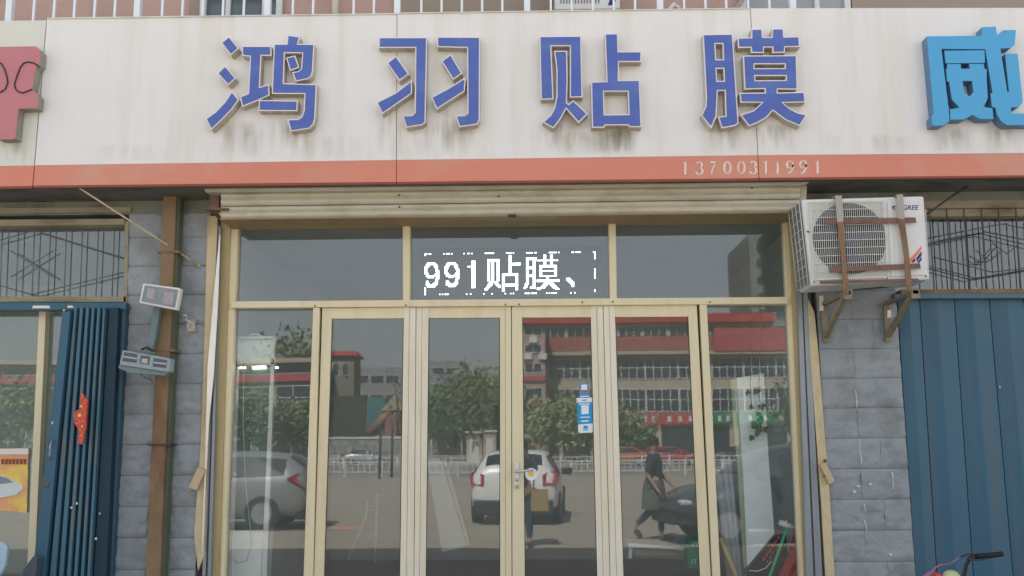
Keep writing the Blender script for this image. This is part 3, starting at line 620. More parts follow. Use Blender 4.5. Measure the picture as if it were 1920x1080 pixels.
for dx, dy in ((0, 0), (388, -6)):
    stroke([(300, 612), (220, 590), (200, 540), (200, 430), (240, 368), (290, 352), (350, 358), (398, 420), (412, 500), (412, 640), (385, 720), (325, 785), (270, 788), (218, 740), (212, 705)], 54, dx, dy)
    stroke([(300, 612), (345, 600), (400, 560)], 40, dx, dy)
stroke([(1105, 345), (1105, 795)], 78); stroke([(995, 410), (1070, 400)], 34)
stroke([(1395, 290), (1395, 665)], 52); stroke([(1395, 285), (1580, 285)], 48); stroke([(1580, 290), (1580, 665)], 52); stroke([(1482, 350), (1480, 650), (1455, 730), (1350, 845)], 50); stroke([(1530, 710), (1610, 805)], 50)
stroke([(1810, 215), (1810, 560)], 50); stroke([(1830, 355), (1985, 355)], 50); stroke([(1685, 570), (1940, 570)], 50); stroke([(1685, 570), (1685, 865)], 50); stroke([(1700, 775), (1940, 775)], 50); stroke([(1940, 570), (1937, 830)], 50)
D8 = 1748
for s_ in (([(390, 250), (393, 720), (355, 815)], 50), ([(400, 250), (545, 248)], 48), ([(525, 270), (530, 820), (470, 818)], 50), ([(400, 438), (530, 438)], 48), ([(400, 590), (530, 588)], 48), ([(600, 292), (985, 290)], 30), ([(730, 205), (730, 390)], 50), ([(860, 205), (855, 390)], 50),
           ([(650, 400), (945, 400)], 48), ([(650, 395), (655, 590)], 50), ([(945, 395), (945, 590)], 50), ([(700, 492), (920, 492)], 28), ([(650, 590), (945, 588)], 40), ([(785, 600), (785, 700)], 50), ([(590, 685), (985, 685)], 50), ([(770, 720), (690, 805), (605, 840)], 50), ([(830, 720), (900, 790), (980, 842)], 50), ([(1160, 640), (1240, 700), (1280, 765)], 52)):
    stroke(s_[0], s_[1], D8)
def brd(a, b_, Y, dx=0): stroke([(a, Y), (b_, Y)], 26, dx)
for a, b_ in ((178, 205), (245, 290), (535, 535), (580, 645), (692, 692), (920, 920), (990, 1035), (1075, 1075), (1325, 1495), (1735, 1775), (1815, 1830)): brd(a, b_, 168 - .0122 * (a - 178))
for a, b_ in ((30, 80), (120, 120), (395, 485), (525, 565), (810, 945), (992, 992), (1245, 1285), (1325, 1410), (1660, 1690)): brd(a + D8, b_ + D8, 168 - .0122 * (a + D8 - 178))
rb = 168 + 31 * 25.2
for a, b_ in ((460, 460), (505, 505), (555, 625), (975, 975), (1055, 1055), (1310, 1310), (1465, 1465), (1720, 1720), (1830, 1830), (75 + D8, 75 + D8), (130 + D8, 130 + D8), (355 + D8, 445 + D8), (485 + D8, 555 + D8), (775 + D8, 775 + D8), (825 + D8, 825 + D8), (875 + D8, 945 + D8), (1240 + D8, 1240 + D8), (1320 + D8, 1320 + D8)): brd(a, b_, rb - .0122 * (a - 178))
def vbr(X, r0, r1):
    for r in range(r0, r1 + 1): lit.add((X, r))
vbr(0, 1, 1); vbr(0, 26, 31); vbr(127, 0, 5); vbr(127, 13, 20); vbr(127, 29, 30)
db = MB(); hh = .0041
for c, r in sorted(lit):
    if not (-1 <= c <= 128 and 0 <= r <= 31): continue
    u = 797.3 + c * 2.505; Y = 168 + r * 25.2 - .0122 * (c * 25.7); v = 460 + Y / 10.28; p = P(u, v, .198)
    db.add([(p.x - hh, .198, p.z - hh), (p.x + hh, .198, p.z - hh), (p.x + hh, .198, p.z + hh), (p.x - hh, .198, p.z + hh)], [(0, 1, 2, 3)])
db.build('lit_text', m_leddot, ld)

# ------------------------------------------------------------------ trims beside the opening
t1 = MB(); t1.px([(389, 405), (408, 405), (398, 640), (392, 800), (384, 1038), (371, 1070), (364, 1000), (376, 840), (383, 640)], -.004, .05)
tag(t1.build('wall_trim', m_plas), 'worn beige jamb trim on the left of the shopfront', 'trim')
t2 = MB(); t2.px([(411.5, 440), (413, 440), (409, 560), (401, 700), (392, 790), (386, 900), (381, 1036), (378, 1030), (384, 880), (389, 690), (400, 560)], -.03, -.02)
tag(t2.build('metal_strip', m_foil), 'loose shiny metal strip peeling off the left jamb', 'strip')
t3 = MB(); t3.px([(1515, 560), (1527, 585), (1535, 665), (1546, 810), (1557, 945), (1565, 1080), (1548, 1080), (1540, 945), (1530, 810), (1519, 665)], -.004, .05)
tag(t3.build('wall_trim', m_plas), 'yellowed jamb trim on the right of the shopfront', 'trim')
MB()
t4 = MB(); t4.px([(1507.5, 410), (1516, 408), (1524, 640), (1534, 830), (1543, 960), (1549, 1080), (1542.5, 1080)], .02, .05)
tag(t4.build('sealing_strip', m_golddk), 'dark gap strip between the grey guide rail and the yellowed trim', 'strip')
def woodblock(pts, y, lab):
    o = MB(); o.px(pts, y - .05, y); tag(o.build('wooden_latch', mat('latch_wood', S(178, 160, 128), .6, var=.12, scale=14), bevel=.004), lab, 'latch')
woodblock([(371, 876), (384, 882), (368, 920), (353, 914)], -.01, 'tilted wooden latch block on the left jamb trim')
woodblock([(1538, 872), (1549, 868), (1566, 902), (1555, 909)], -.01, 'tilted wooden latch block on the right jamb trim')
k = MB(); k.ball(P(1547, 864, -.03), .014, 10, 8); tag(k.build('bolt', m_rustdk), 'rusty bolt head just above the right latch block', 'bolt')
k = MB(); k.ball(P(1545, 893, -.06), .01, 10, 8); tag(k.build('bolt', m_rustdk), 'small rusty bolt head on the face of the right latch block', 'bolt')

# ------------------------------------------------------------------ left pier items
pi = thing('downpipe', (P(290, 1000, -.08).x, -.07, .13), 'rusty brown square downpipe strapped to the left stone pier', 'pipe')
def slab(mb, l0, l1, r0, r1, y0, y1, z=.13):
    mb.px([l0, r0, ext(r0, r1, z, y0), ext(l0, l1, z, y0)], y0, y1)
k = MB(); slab(k, (306, 366), (272, 1080), (331, 366), (300, 1080), -.13, -.012); k.build('pipe', m_pipe, pi, bevel=.008)
k = MB(); slab(k, (331.5, 366), (300.5, 1080), (338, 366), (307, 1080), -.10, -.012); k.build('pipe_shade_strip', m_pipeshade, pi)  # strip painted as the pipe's shadow on its right
k = MB(); k.px([(277, 832.5), (320, 832), (320, 835.5), (277, 836)], -.14, -.0); k.build('strap', m_cable, pi)
k = MB()
for v in (470, 655): k.px([(300 - (v - 366) * .047, v), (341 - (v - 366) * .047, v), (341 - (v - 366) * .047, v + 4), (300 - (v - 366) * .047, v + 4)], -.137, 0)
k.build('strap', m_rust, pi)
rd = MB(); rd.tube([P(148, 352, YS + .04), P(372, 497, -.02)], .0075, 8); rd.ball(P(373, 498, -.02), .014, 8, 6)
tag(rd.build('sign_stay_rod', m_plas), 'thin pale stay rod slanting from the signboard to the left stone pier', 'rod')
def floodlight():
    r = thing('floodlight', P(300, 580, -.3), 'white rimmed tilted floodlight mounted high on the downpipe', 'lamp')
    y = -.32
    MB().px([(268, 531), (338, 540), (331, 581.5), (260.5, 568)], y, y + .07).build('housing', m_white, r, bevel=.008)
    MB().px([(271.5, 534.5), (334, 543), (328, 577), (264.5, 565)], y - .004, y + .01).build('lamp_glass', mat('flood_face', S(118, 128, 134), .3, var=.2, scale=12), r)
    mp_ = mat('flood_pinkish', S(146, 142, 146), .4, var=.3, scale=30)
    MB().px([(277, 540), (291, 542), (289, 562), (274, 559)], y - .008, y).build('reflector', mp_, r); MB().px([(308, 546), (327, 549), (323, 572), (305, 568)], y - .008, y).build('reflector', mp_, r)
    MB().px([(288, 574), (300, 576), (290, 640), (285, 656), (273, 655), (278, 640)], -.2, -.14).build('arm', mat('teal_arm', S(96, 116, 120), .6), r, bevel=.004)
floodlight()
def floodlight2():
    y = -.34
    r = thing('floodlight', P(270, 690, -.3), 'grey twin slotted lamp fixture hanging below the tilted floodlight', 'lamp')
    mg = mat('grey_blue_case', S(134, 148, 154), .5, var=.1)
    MB().px([(229, 656), (320, 672), (317, 698), (223, 684)], y, y + .10).build('housing', mg, r, bevel=.01)
    k = MB(); k.px([(233, 660), (257, 664), (256, 680), (229, 677)], y - .003, y + .01); k.px([(288, 671), (313, 675), (311, 690), (286, 687)], y - .003, y + .01); k.px([(264, 666), (281, 668), (279, 684), (262, 681)], y - .003, y + .01); k.build('slot', mat('slot_dark', S(70, 84, 94), .5), r)
    k = MB(); k.px([(231, 667), (257, 671), (256.5, 674), (230.5, 670)], y - .008, y); k.px([(288, 678), (312, 681), (311.5, 684), (287.5, 681)], y - .008, y); k.px([(266, 672), (277, 673), (276, 682), (265, 680)], y - .008, y); k.build('reflector', mat('slot_pink', S(166, 156, 156), .4), r)
    k = MB(); k.px([(223, 684), (317, 698), (308, 704), (240, 698), (222, 690)], y + .02, y + .09); k.build('base_rim', mat('case_dark', S(108, 122, 124), .6), r)
    k = MB(); k.tube([P(266, 655, -.2), P(276, 651, -.25), P(286, 658, -.2)], .008, 8); k.tube([P(262, 700, -.25), P(272, 708, -.2), P(285, 714, -.15), P(280, 706, -.2)], .003, 6); k.build('wire', m_cable, r)
floodlight2()
hk = thing('plastic_hook', P(357, 622, -.03), 'small clear white plastic hook stuck on the left pier', 'hook')
k = MB(); k.px([(349, 600), (366, 598), (367, 621), (350, 623)], -.035, -.03); k.build('backing', m_greybar, hk, bevel=.002)
k = MB(); k.tube([P(357 + 6 * math.cos(t / 12 * 6.28), 611 + 7 * math.sin(t / 12 * 6.28), -.04) for t in range(13)], .003, 6); k.tube([P(343, 592, -.04), P(350, 591, -.04), P(351, 598, -.04), P(344, 600, -.04), P(356, 602, -.04)], .006, 6); k.build('ring', m_white, hk)

# ------------------------------------------------------------------ left neighbour shop
nb = thing('neighbour_shopfront', (P(40, 1080, .1).x, .1, .15), 'glazed shopfront of the next shop at the far left behind the blue folding door', 'shopfront')
k = MB(); k.px([(-500, 416), (233, 410), (233, 421), (-500, 430)], .0, .14); k.px([(-500, 556), (236, 556), (236, 566), (-500, 566)], .0, .14); k.px([(-500, 395), (245, 388), (245, 398), (-500, 406)], -.02, .14); k.build('beam', m_beam, nb)
k = MB(); slab(k, (73, 583), (50, 1080), (86, 583), (64.5, 1080), .05, .14, .15); slab(k, (-120, 583), (-150, 1080), (-106, 583), (-136, 1080), .05, .14, .15); k.build('mullion', m_gold, nb, bevel=.003)
k = MB(); slab(k, (234, 415), (232, 560), (241, 415), (238, 560), -.0, .14, zc - .9); k.build('jamb', m_beam, nb)
pane('transom_glass', ((-500, 420), (-500, 560), (238, 420), (238, 560)), m=m_glassn, parent=nb, down=False)
pane('shop_glass', ((-500, 566), (-560, 1080), (240, 566), (210, 1080)), m=m_glassn, parent=nb)
gb = thing('window_grille', (P(100, 550, .05).x, .06, P(100, 550, .05).z), 'dark diamond patterned security grille over the left neighbour transom', 'grille')
k = MB()
for i, u in enumerate(range(-480, 236, 30)): k.tube([P(u + 5, 428, .07), P(u, 556, .07)], .0045, 6)
k.build('upright_bar', m_grey_bar2, gb)
k = MB()
for c in (-260, 60):
    for a_, b_ in (((c - 160, 478), (c + 5, 432)), ((c + 5, 432), (c + 180, 486)), ((c - 160, 508), (c, 552)), ((c, 552), (c + 175, 510)), ((c - 40, 520), (c + 40, 470)), ((c + 40, 520), (c - 40, 470))): k.tube([P(*a_, .06), P(*b_, .06)], .0045, 6)
k.build('diagonal_bar', m_grey_bar2, gb)
# blue folding door, folded open
fd = thing('folding_door', (P(160, 1080, -.1).x, -.1, .15), 'dark blue metal folding door folded open beside the left stone pier', 'door')
k = MB(); k.px([(-500, 568), (236, 567), (236, 581), (-500, 583)], -.08, .0); k.build('top_track', m_bdoor, fd, bevel=.004)
k = MB(); k.px([(62, 573), (92, 573), (94, 578), (60, 578)], -.083, -.08); k.px([(127, 573), (136, 573), (138, 577), (126, 577)], -.083, -.08); k.build('paint_chip', m_white, fd)
k = MB(); slab(k, (117, 584), (60, 1080), (132, 584), (84, 1080), -.20, -.02, .15); k.build('door_panel', m_bdoor, fd, bevel=.003)
tops = [137, 147, 158.5, 169.5, 180, 190.5, 200]; bots = [90, 107, 122, 135, 148, 160, 172]
for i in range(len(tops) - 1):
    k = MB(); y = -.17 + .008 * (i % 2)
    slab(k, (tops[i] + 2.5, 576), (bots[i] + 3, 1080), (tops[i + 1] - 3, 576), (bots[i + 1] - 3.5, 1080), y, -.03, .15)
    k.build('door_panel', m_bdoor2, fd, bevel=.003)
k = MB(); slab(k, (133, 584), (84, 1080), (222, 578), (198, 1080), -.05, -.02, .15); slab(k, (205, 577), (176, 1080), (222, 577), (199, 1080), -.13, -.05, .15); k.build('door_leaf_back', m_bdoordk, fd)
k = MB(); slab(k, (222, 577), (199, 1080), (236, 577), (209, 1080), -.06, .02, .15); k.build('side_frame', m_bdoor, fd, bevel=.003)
k = MB(); k.tube([P(98, 826, -.21), P(94, 838, -.24), P(93, 850, -.24), P(93, 861, -.21)], .007, 8); k.build('handle', m_handle, fd)
k = MB(); k.ball(P(88, 908, -.2), (.018, .012, .022), 10, 8); k.build('lock', m_rustdk, fd)
k = MB(); [k.ball(P(u, v, -.2), (random.uniform(.004, .01), .006, random.uniform(.004, .012)), 8, 6) for u, v in ((98, 793), (134, 952), (144, 944), (187, 963), (180, 1010), (120, 582))]; k.build('paint_fleck', m_white, fd)
rb_ = thing('paper_ornament', P(150, 830, -.24), 'crumpled red paper ornament with yellow spots stuck on the blue folding door', 'ornament')
pr_ = [(153, 733), (158, 742), (163, 752), (162, 775), (160, 800), (158, 822), (152, 832), (146, 830), (147, 808), (141, 795), (139, 778), (143, 768), (150, 766), (151, 750)]
k = MB(); k.px([(u + random.uniform(-1.5, 1.5), v + random.uniform(-2, 2)) for u, v in pr_], -.235, -.215); k.build('paper', mat('ribbon_red', S(190, 66, 66), .6, var=.45, scale=45, bump=1, bscale=40, stain=S(220, 150, 90), samt=.7, sscale=(60, 60, 60)), rb_)
k = MB(); [k.ball(P(u, v, -.236), (a_, .004, b_), 8, 6) for u, v, a_, b_ in ((152, 762, .013, .010), (149, 779, .016, .014), (154, 800, .006, .012), (150, 818, .005, .006))]; k.build('yellow_spot', m_yellow, rb_)
# poster
po = thing('poster', P(20, 955, .09), 'orange and yellow poster showing a pale car inside the left neighbour glass', 'poster')
k = MB(); k.px([(-60, 842), (53, 840), (50, 962), (-60, 950)], .10, .104); k.build('paper', mat('poster_paper', S(212, 150, 110), .6, var=.3, scale=6, stain=S(230, 200, 90), samt=.9, sscale=(5, 5, 5)), po)
k = MB(); k.px([(-60, 843), (53, 841), (53, 852), (-60, 852)], .094, .099); k.build('white_margin', m_white, po)
k = MB(); k.px([(-60, 900), (0, 892), (14, 894), (28, 903), (42, 908), (44, 916), (30, 928), (0, 934), (-60, 940)], .094, .099); k.build('car_picture', mat('poster_car', S(190, 200, 200), .5), po)
k = MB(); k.px([(-60, 900), (0, 893), (12, 896), (24, 904), (-5, 908), (-60, 912)], .089, .0935); k.build('car_window_picture', mat('poster_carwin', S(120, 130, 136), .5), po)
k = MB()
for i in range(7): 
    u = 2 + i * 7; k.px([(u, 861), (u + 4.5, 860.5), (u + 4.5, 870), (u, 870.5)], .094, .099)
k.build('title_print', m_redlip, po)
ch = thing('plastic_chair', P(8, 1075, .3), 'pale blue plastic chair back cut by the bottom left corner', 'chair')
k = MB(); k.px([(-25, 1010), (5, 1018), (14, 1026), (10, 1060), (0, 1080), (-30, 1100)], -.5, -.46); k.build('backrest', mat('chair_blue', S(150, 176, 192), .4), ch, bevel=.012)
k = MB(); zz = P(0, 1080, -.5).z; xx = P(-5, 1080, -.5).x
for dx in (-.35, .0):
    for dy in (0, -.38): k.tube([(xx + dx, -.48 + dy, .13), (xx + dx, -.48 + dy, zz)], .02, 8)
k.box((xx - .38, -.9, zz - .12), (xx + .03, -.46, zz - .08)); k.build('seat', mat('chair_dark', S(90, 110, 124), .5), ch)
gp = MB(); gp.px([(62, 1042), (70, 1046), (66, 1080), (60, 1110), (38, 1110), (42, 1070)], -.3, -.2); tag(gp.build('box', mat('grey_box', S(74, 84, 90), .6), bevel=.01), 'dark grey object leaning on the base of the blue folding door', 'box')

# ------------------------------------------------------------------ right neighbour: blue door + grille
rd_ = thing('folding_door', (P(1800, 1080, 0).x, -.02, .15), 'closed blue corrugated metal door right of the stone pier', 'door')
k = MB(); k.px([(1676, 551), (2500, 546), (2500, 557), (1678, 560)], -.05, .05); k.build('top_track', m_bdoor2, rd_, bevel=.003)
pt = [1682, 1724, 1789, 1854.5, 1919, 1984, 2049, 2114, 2179, 2244, 2309, 2374]; pb = [1715.5, 1757, 1825, 1899.5, 1966, 2034, 2102, 2170, 2238, 2306, 2374, 2442]
for i in range(len(pt) - 1):
    a0 = P(pt[i] + .8, 560, .02); a1 = P(*ext((pt[i] + .8, 560), (pb[i] + .8, 1078), .15, .02), .02); c0 = P(pt[i + 1] - .8, 560, .02); c1 = P(*ext((pt[i + 1] - .8, 560), (pb[i + 1] - .8, 1078), .15, .02), .02)
    def fn(s_, t_, a0=a0, a1=a1, c0=c0, c1=c1):
        p = a0.lerp(a1, t_).lerp(c0.lerp(c1, t_), s_); q = Vector(p); q.y = .02 - .022 * (s_ / .48 if s_ < .48 else (1 - s_) / .52); return q
    vs = []
    mb = MB()
    for s0, s1, mi in ((0, .48, 0), (.48, 1, 1)):  # light on the folds put into colour: second facet painted paler
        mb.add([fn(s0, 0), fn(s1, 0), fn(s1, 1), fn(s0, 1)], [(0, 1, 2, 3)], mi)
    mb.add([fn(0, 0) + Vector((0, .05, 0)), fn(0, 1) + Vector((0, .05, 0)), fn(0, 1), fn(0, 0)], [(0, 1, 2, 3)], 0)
    mb.build('door_panel', [m_bdoor, mat('blue_door_lit_facet', S(58, 94, 114), .5, var=.14, scale=2, bump=.12, bscale=2.5, stain=S(84, 92, 94), samt=.55, sscale=(13, 13, .5))] if i == 0 else [m_bdoor, bpy.data.materials['blue_door_lit_facet']], rd_)
k = MB(); a_ = P(1682, 560, .05); k.box((prx1 - .0, .045, .15), (9, .07, P(1800, 556, .05).z)); k.build('backing', m_bdoordk, rd_)
k = MB(); [k.ball(P(u, v, -.0), (.005, .004, .01), 8, 6) for u, v in ((1875, 726), (1830, 541))]; k.build('paint_fleck', m_white, rd_)
nr = thing('neighbour_transom', (P(1830, 540, .1).x, .1, P(1830, 540, .1).z), 'glazed transom band above the closed blue door on the right', 'window')
k = MB(); k.px([(1700, 377), (2500, 370), (2500, 384), (1700, 391)], -.01, .14); k.px([(1700, 393), (2500, 386), (2500, 401), (1700, 406)], .02, .14); k.build('beam', m_beam, nr)
k = MB(); k.px([(1690, 543), (2500, 537), (2500, 544.5), (1690, 551)], -.05, .12); k.build('rust_sill', m_rust, nr)
pane('transom_glass', ((1670, 395), (1670, 556), (2500, 385), (2500, 550)), m=m_glassn, parent=nr, down=False)
m_grred = mat('grille_redbrown', S(100, 80, 74), .7)
gr2 = thing('window_grille', (P(1850, 540, 0).x, -.02, P(1850, 540, 0).z), 'rusty diamond patterned security grille right of the air conditioner', 'grille')
k = MB()
for i in range(26):
    u = 1742 + i * 32.5; k.tube([P(u, 392, -.02), P(u + 10, 546, -.02)], .0048, 6)
k.build('upright_bar', m_grred, gr2)
k = MB()
for c in (1880, 2220):
    for L_ in (((c - 150, 449), (c - 55, 430), (c, 420), (c + 60, 432), (c + 160, 452)), ((c - 130, 482), (c - 20, 510), (c + 30, 505), (c + 130, 482)), ((c - 20, 455), (c + 8, 476), (c + 30, 458))): k.tube([P(*q, -.026) for q in L_], .0048, 6)
k.build('diagonal_bar', m_grred, gr2)
k = MB()
for i in range(26):
    u = 1768 + i * 32.5; k.tube([P(u, 412, .07), P(u + 9, 545, .07)], .004, 6)
for c in (1838, 2160):
    for L_ in (((c - 130, 466), (c, 438), (c + 130, 470)), ((c - 110, 500), (c - 20, 524), (c + 120, 500)), ((c - 20, 480), (c + 4, 493), (c + 30, 462)), ((c - 10, 491), (c + 15, 491))): k.tube([P(*q, .065) for q in L_], .004, 6)
k.build('inner_bar', m_cable, gr2)

# ------------------------------------------------------------------ air conditioner
ac = thing('air_conditioner', P(1620, 535, -.4), 'white air conditioner outdoor unit caged by rusty bars on the right stone pier', 'air conditioner')
ya = -.58
TL, TR, BR, BL = (1503, 373.5), (1733, 367), (1744.5, 524.5), (1521, 537)
q = [P(*a_, ya) for a_ in (TL, TR, BR, BL)]
body = MB(); dep = .33
fr_ = [Vector(p) for p in q]; bk_ = [p + Vector((0, dep, 0)) for p in fr_]
body.add(fr_ + bk_, [(0, 1, 2, 3), (7, 6, 5, 4), (0, 4, 5, 1), (1, 5, 6, 2), (2, 6, 7, 3), (3, 7, 4, 0)])
body.build('casing', m_acw, ac, bevel=.018)
gc = P(1593, 447, ya - .004); RX = abs(P(1662, 447, ya).x - gc.x)
def acp(u, v, dy=-.006): return P(u, v, ya + dy)
k = MB(); n = 40
ring = [(gc.x + RX * math.cos(2 * math.pi * i / n), gc.z + RX * .99 * math.sin(2 * math.pi * i / n)) for i in range(n)]
k.prism([ring], ya - .004, ya - .001); k.build('fan_recess', m_acdk, ac)
k = MB()
for b_ in range(3):
    pts = []
    for i in range(9):
        t = b_ * 2 * math.pi / 3 + i * .11; r = RX * (.95 if i else .2); pts.append((gc.x + r * math.cos(t), gc.z + r * math.sin(t)))
    t = b_ * 2 * math.pi / 3 + .5; pts.append((gc.x + RX * .2 * math.cos(t), gc.z + RX * .2 * math.sin(t))); k.prism([pts], ya - .0065, ya - .005)
k.ball((gc.x, ya - .006, gc.z), (RX * .24, .006, RX * .24), 18, 8); k.build('fan', m_acblade, ac)
k = MB(); G0, G1, G2, G3 = (1519, 379), (1656, 377), (1665, 519), (1526, 524)
nv_ = 36
for i in range(nv_ + 1):
    t = i / nv_; a_ = (G0[0] + (G1[0] - G0[0]) * t, G0[1] + (G1[1] - G0[1]) * t); b_ = (G3[0] + (G2[0] - G3[0]) * t, G3[1] + (G2[1] - G3[1]) * t)
    p_, q_ = acp(*a_, -.014), acp(*b_, -.014); k.obox((p_ + q_) / 2, (.0016, 0, 0), (0, .002, 0), (q_ - p_) / 2)
for i in range(11):
    t = i / 10; a_ = (G0[0] + (G3[0] - G0[0]) * t, G0[1] + (G3[1] - G0[1]) * t); b_ = (G1[0] + (G2[0] - G1[0]) * t, G1[1] + (G2[1] - G1[1]) * t)
    p_, q_ = acp(*a_, -.018), acp(*b_, -.018); k.obox((p_ + q_) / 2, (q_ - p_) / 2, (0, .002, 0), (0, 0, .0022 if 0 < i < 10 else .005))
for i, (tx, ty, bx, by) in enumerate(((G0[0], G0[1], G3[0], G3[1]), (G1[0], G1[1], G2[0], G2[1]))):
    p_, q_ = acp(tx, ty, -.018), acp(bx, by, -.018); k.obox((p_ + q_) / 2, (.004, 0, 0), (0, .002, 0), (q_ - p_) / 2)
k.build('fan_grille', m_acgr, ac)
k = MB(); k.px([(1664, 378), (1728, 375), (1737, 516), (1671, 519)], ya - .008, ya + .001); k.build('control_cover', m_acw, ac, bevel=.004)
k = MB(); k.px([(1672, 380), (1674, 380), (1681, 516), (1679, 516)], ya - .0095, ya - .008); k.px([(1735, 392), (1736, 392), (1742, 515), (1741, 515)], ya - .0015, ya - .0); k.build('panel_line', m_acgr, ac)
textmesh('brand_text', 'GREE', .05, P(1706, 389.5, ya - .0100), m_logoblue, ac, italic=.25)
k = MB(); c_ = P(1677, 389.5, ya - .0100)
for t0, t1, mi in ((40, 215, 0), (225, 330, 1)):
    n = 14; o_ = [(c_.x + .017 * math.cos(math.radians(t0 + (t1 - t0) * i / n)), ya - .0100, c_.z + .015 * math.sin(math.radians(t0 + (t1 - t0) * i / n))) for i in range(n + 1)]
    i_ = [(c_.x + .004 + .008 * math.cos(math.radians(t0 + (t1 - t0) * i / n)), ya - .0100, c_.z + .007 * math.sin(math.radians(t0 + (t1 - t0) * i / n))) for i in range(n + 1)]
    k.add(o_ + i_, [(i, i + 1, n + 1 + i + 1, n + 1 + i) for i in range(n)], mi)
k.build('brand_emblem', [m_logoblue, m_stkred], ac)
k = MB(); k.px([(1705, 487), (1728, 461), (1728, 467), (1710, 491)], ya - .0115, ya - .009); k.build('orange_decal', m_orange, ac)
k = MB(); k.px([(1709, 492), (1715, 484), (1717, 489), (1713, 492)], ya - .0115, ya - .009); k.px([(1718, 484), (1728, 471), (1728, 479), (1720, 490)], ya - .0115, ya - .009); k.px([(1720, 492), (1728, 481), (1728, 488), (1723, 493)], ya - .0115, ya - .009); k.build('blue_decal', m_logoblue, ac)
# side condenser guard (left side)
k = MB(); xs = fr_[0].x - .012; xs2 = fr_[3].x - .012
def sidep(t, s_): # t along depth, s vertical
    a_ = Vector((xs, ya + .03 + t * (dep - .03), fr_[0].z - .01)); b_ = Vector((xs2, ya + .03 + t * (dep - .03), fr_[3].z + .02)); return a_.lerp(b_, s_)
for i in range(10): k.tube([sidep(0, i / 9), sidep(1, i / 9)], .003, 5)
for i in range(4): k.tube([sidep(i / 3, 0), sidep(i / 3, 1)], .0035, 5)
k.build('side_guard', m_acgr, ac)
k = MB(); k.add([sidep(0, 0) + Vector((.009, 0, 0)), sidep(1, 0) + Vector((.009, 0, 0)), sidep(1, 1) + Vector((.009, 0, 0)), sidep(0, 1) + Vector((.009, 0, 0))], [(0, 1, 2, 3)]); k.build('condenser_fins', mat('fins', S(110, 112, 112), .5, var=.2, scale=20), ac)
k = MB(); [k.ball(P(u, v, ya - .002), .006, 8, 6) for u, v in ((1514, 434), (1517, 435), (1736, 518), (1526, 529), (1664, 521))]; k.build('screw', m_cable, ac)
# cage
cg = thing('iron_cage', P(1635, 560, -.5), 'rusty iron cage and brackets holding the large air conditioner', 'bracket')
yc = ya - .045
k = MB(); k.px([(1566, 367), (1578.5, 366), (1581.5, 416), (1569.5, 416)], yc - .006, yc); k.build('cage_upright_top', m_greybar, cg)
k = MB(); k.px([(1569.5, 416), (1581.5, 416), (1592, 552), (1582, 552), (1576, 470)], yc - .006, yc); k.build('cage_upright', m_rust, cg)
k = MB(); k.px([(1681.5, 365), (1693, 364), (1696, 410), (1684, 410)], yc - .006, yc); k.build('cage_upright_top', m_greybar, cg)
k = MB(); k.px([(1684, 410), (1696, 410), (1705, 480), (1711, 545), (1699, 545), (1695, 480)], yc - .006, yc); k.build('cage_upright', m_rust, cg)
k = MB()
for L_ in (((1545, 411), (1716.5, 407.5), (1718, 417), (1546, 420)), ((1555, 501), (1725, 493.5), (1726.5, 503), (1557, 510)), ((1537, 526.5), (1722, 522), (1724, 527), (1540, 532))): k.px(list(L_), yc + .001, yc + .012)
k.build('cage_crossbar', m_rustdk, cg)
k = MB(); zt = P(1570, 367, yc).z
for u in (1572, 1687): x = P(u, 367, yc).x; k.box((x - .024, yc, zt - .004), (x + .024, .0, zt + .002))
k.build('top_strap', m_greybar, cg)
m_brk = mat('bracket_greygreen', S(124, 120, 100), .7, var=.2, stain=S(108, 80, 62), samt=.7, sscale=(8, 8, 8))
for u in (1568, 1690):
    k = MB(); x = P(u, 545, -.35).x; zA = fr_[3].z - .03
    k.box((x - .02, -.62, zA - .035), (x + .02, .0, zA - .012))                      # arm
    k.obox(((x), -.27, zA - .16), (.018, 0, 0), (0, .28, .125 * -1), (0, .010, .016))    # strut
    k.box((x - .022, -.03, zA - .32), (x + .022, -.002, zA - .035))
    k.box((x - .03, -.62, zA - .07), (x + .03, -.60, zA - .0)); k.build('wall_bracket', m_brk, cg)
MB().px([(1664, 582), (1671, 581), (1671, 595), (1664, 596)], -.04, -.03).build('clip', m_white, cg); MB().px([(1536, 555), (1544, 554), (1544, 582), (1537, 583)], -.04, -.03).build('clip', m_white, cg)
cb = MB(); cb.tube([P(1738, 402, -.35), P(1762, 384, -.3), P(1800, 358, -.2), P(1836, 336, -.1)], .008, 8); tag(cb.build('cable', m_cable), 'black cable running from the air conditioner up to the sign soffit', 'cable')
cb = MB(); cb.tube([P(1700, 532, -.25), P(1650, 538, -.35), P(1600, 541, -.3), P(1560, 540, -.25), P(1520, 546, -.1)], .012, 8); tag(cb.build('refrigerant_hose', m_cable), 'black insulated hose sagging beneath the air conditioner', 'hose')

# ------------------------------------------------------------------ interior objects
def ipane(name, pts, y, th, m, lab, cat): o = MB().px(pts, y, y + th).build(name, m); return tag(o, lab, cat)
m_faint = mat('dull_board', (.42, .43, .44), .6, var=.08, scale=2)
m_board = mat('white_board', (.86, .88, .89), .5, var=.05, scale=2)
cab = thing('display_cabinet', P(475, 1085, .7), 'tall white framed glass cabinet behind the left side glass', 'cabinet')
k = MB()
for pts in ([(443, 632), (447, 632), (434, 1080), (424, 1080)], [(510, 632), (516, 632), (500, 1080), (490, 1080)], [(443, 631), (516, 630), (516, 634), (443, 635)], [(441, 676), (514, 672), (514, 683), (441, 688)]): k.px(pts, .28, .33)
k.build('cabinet_frame', m_white, cab)
MB().px([(446, 637), (511, 636), (511, 672), (444, 676)], .34, .35).build('top_panel', m_board, cab)
MB().px([(441, 690), (513, 688), (494, 994), (426, 996)], .36, .37).build('frosted_pane', mat('frosted_teal', (.13, .19, .19), .4), cab)
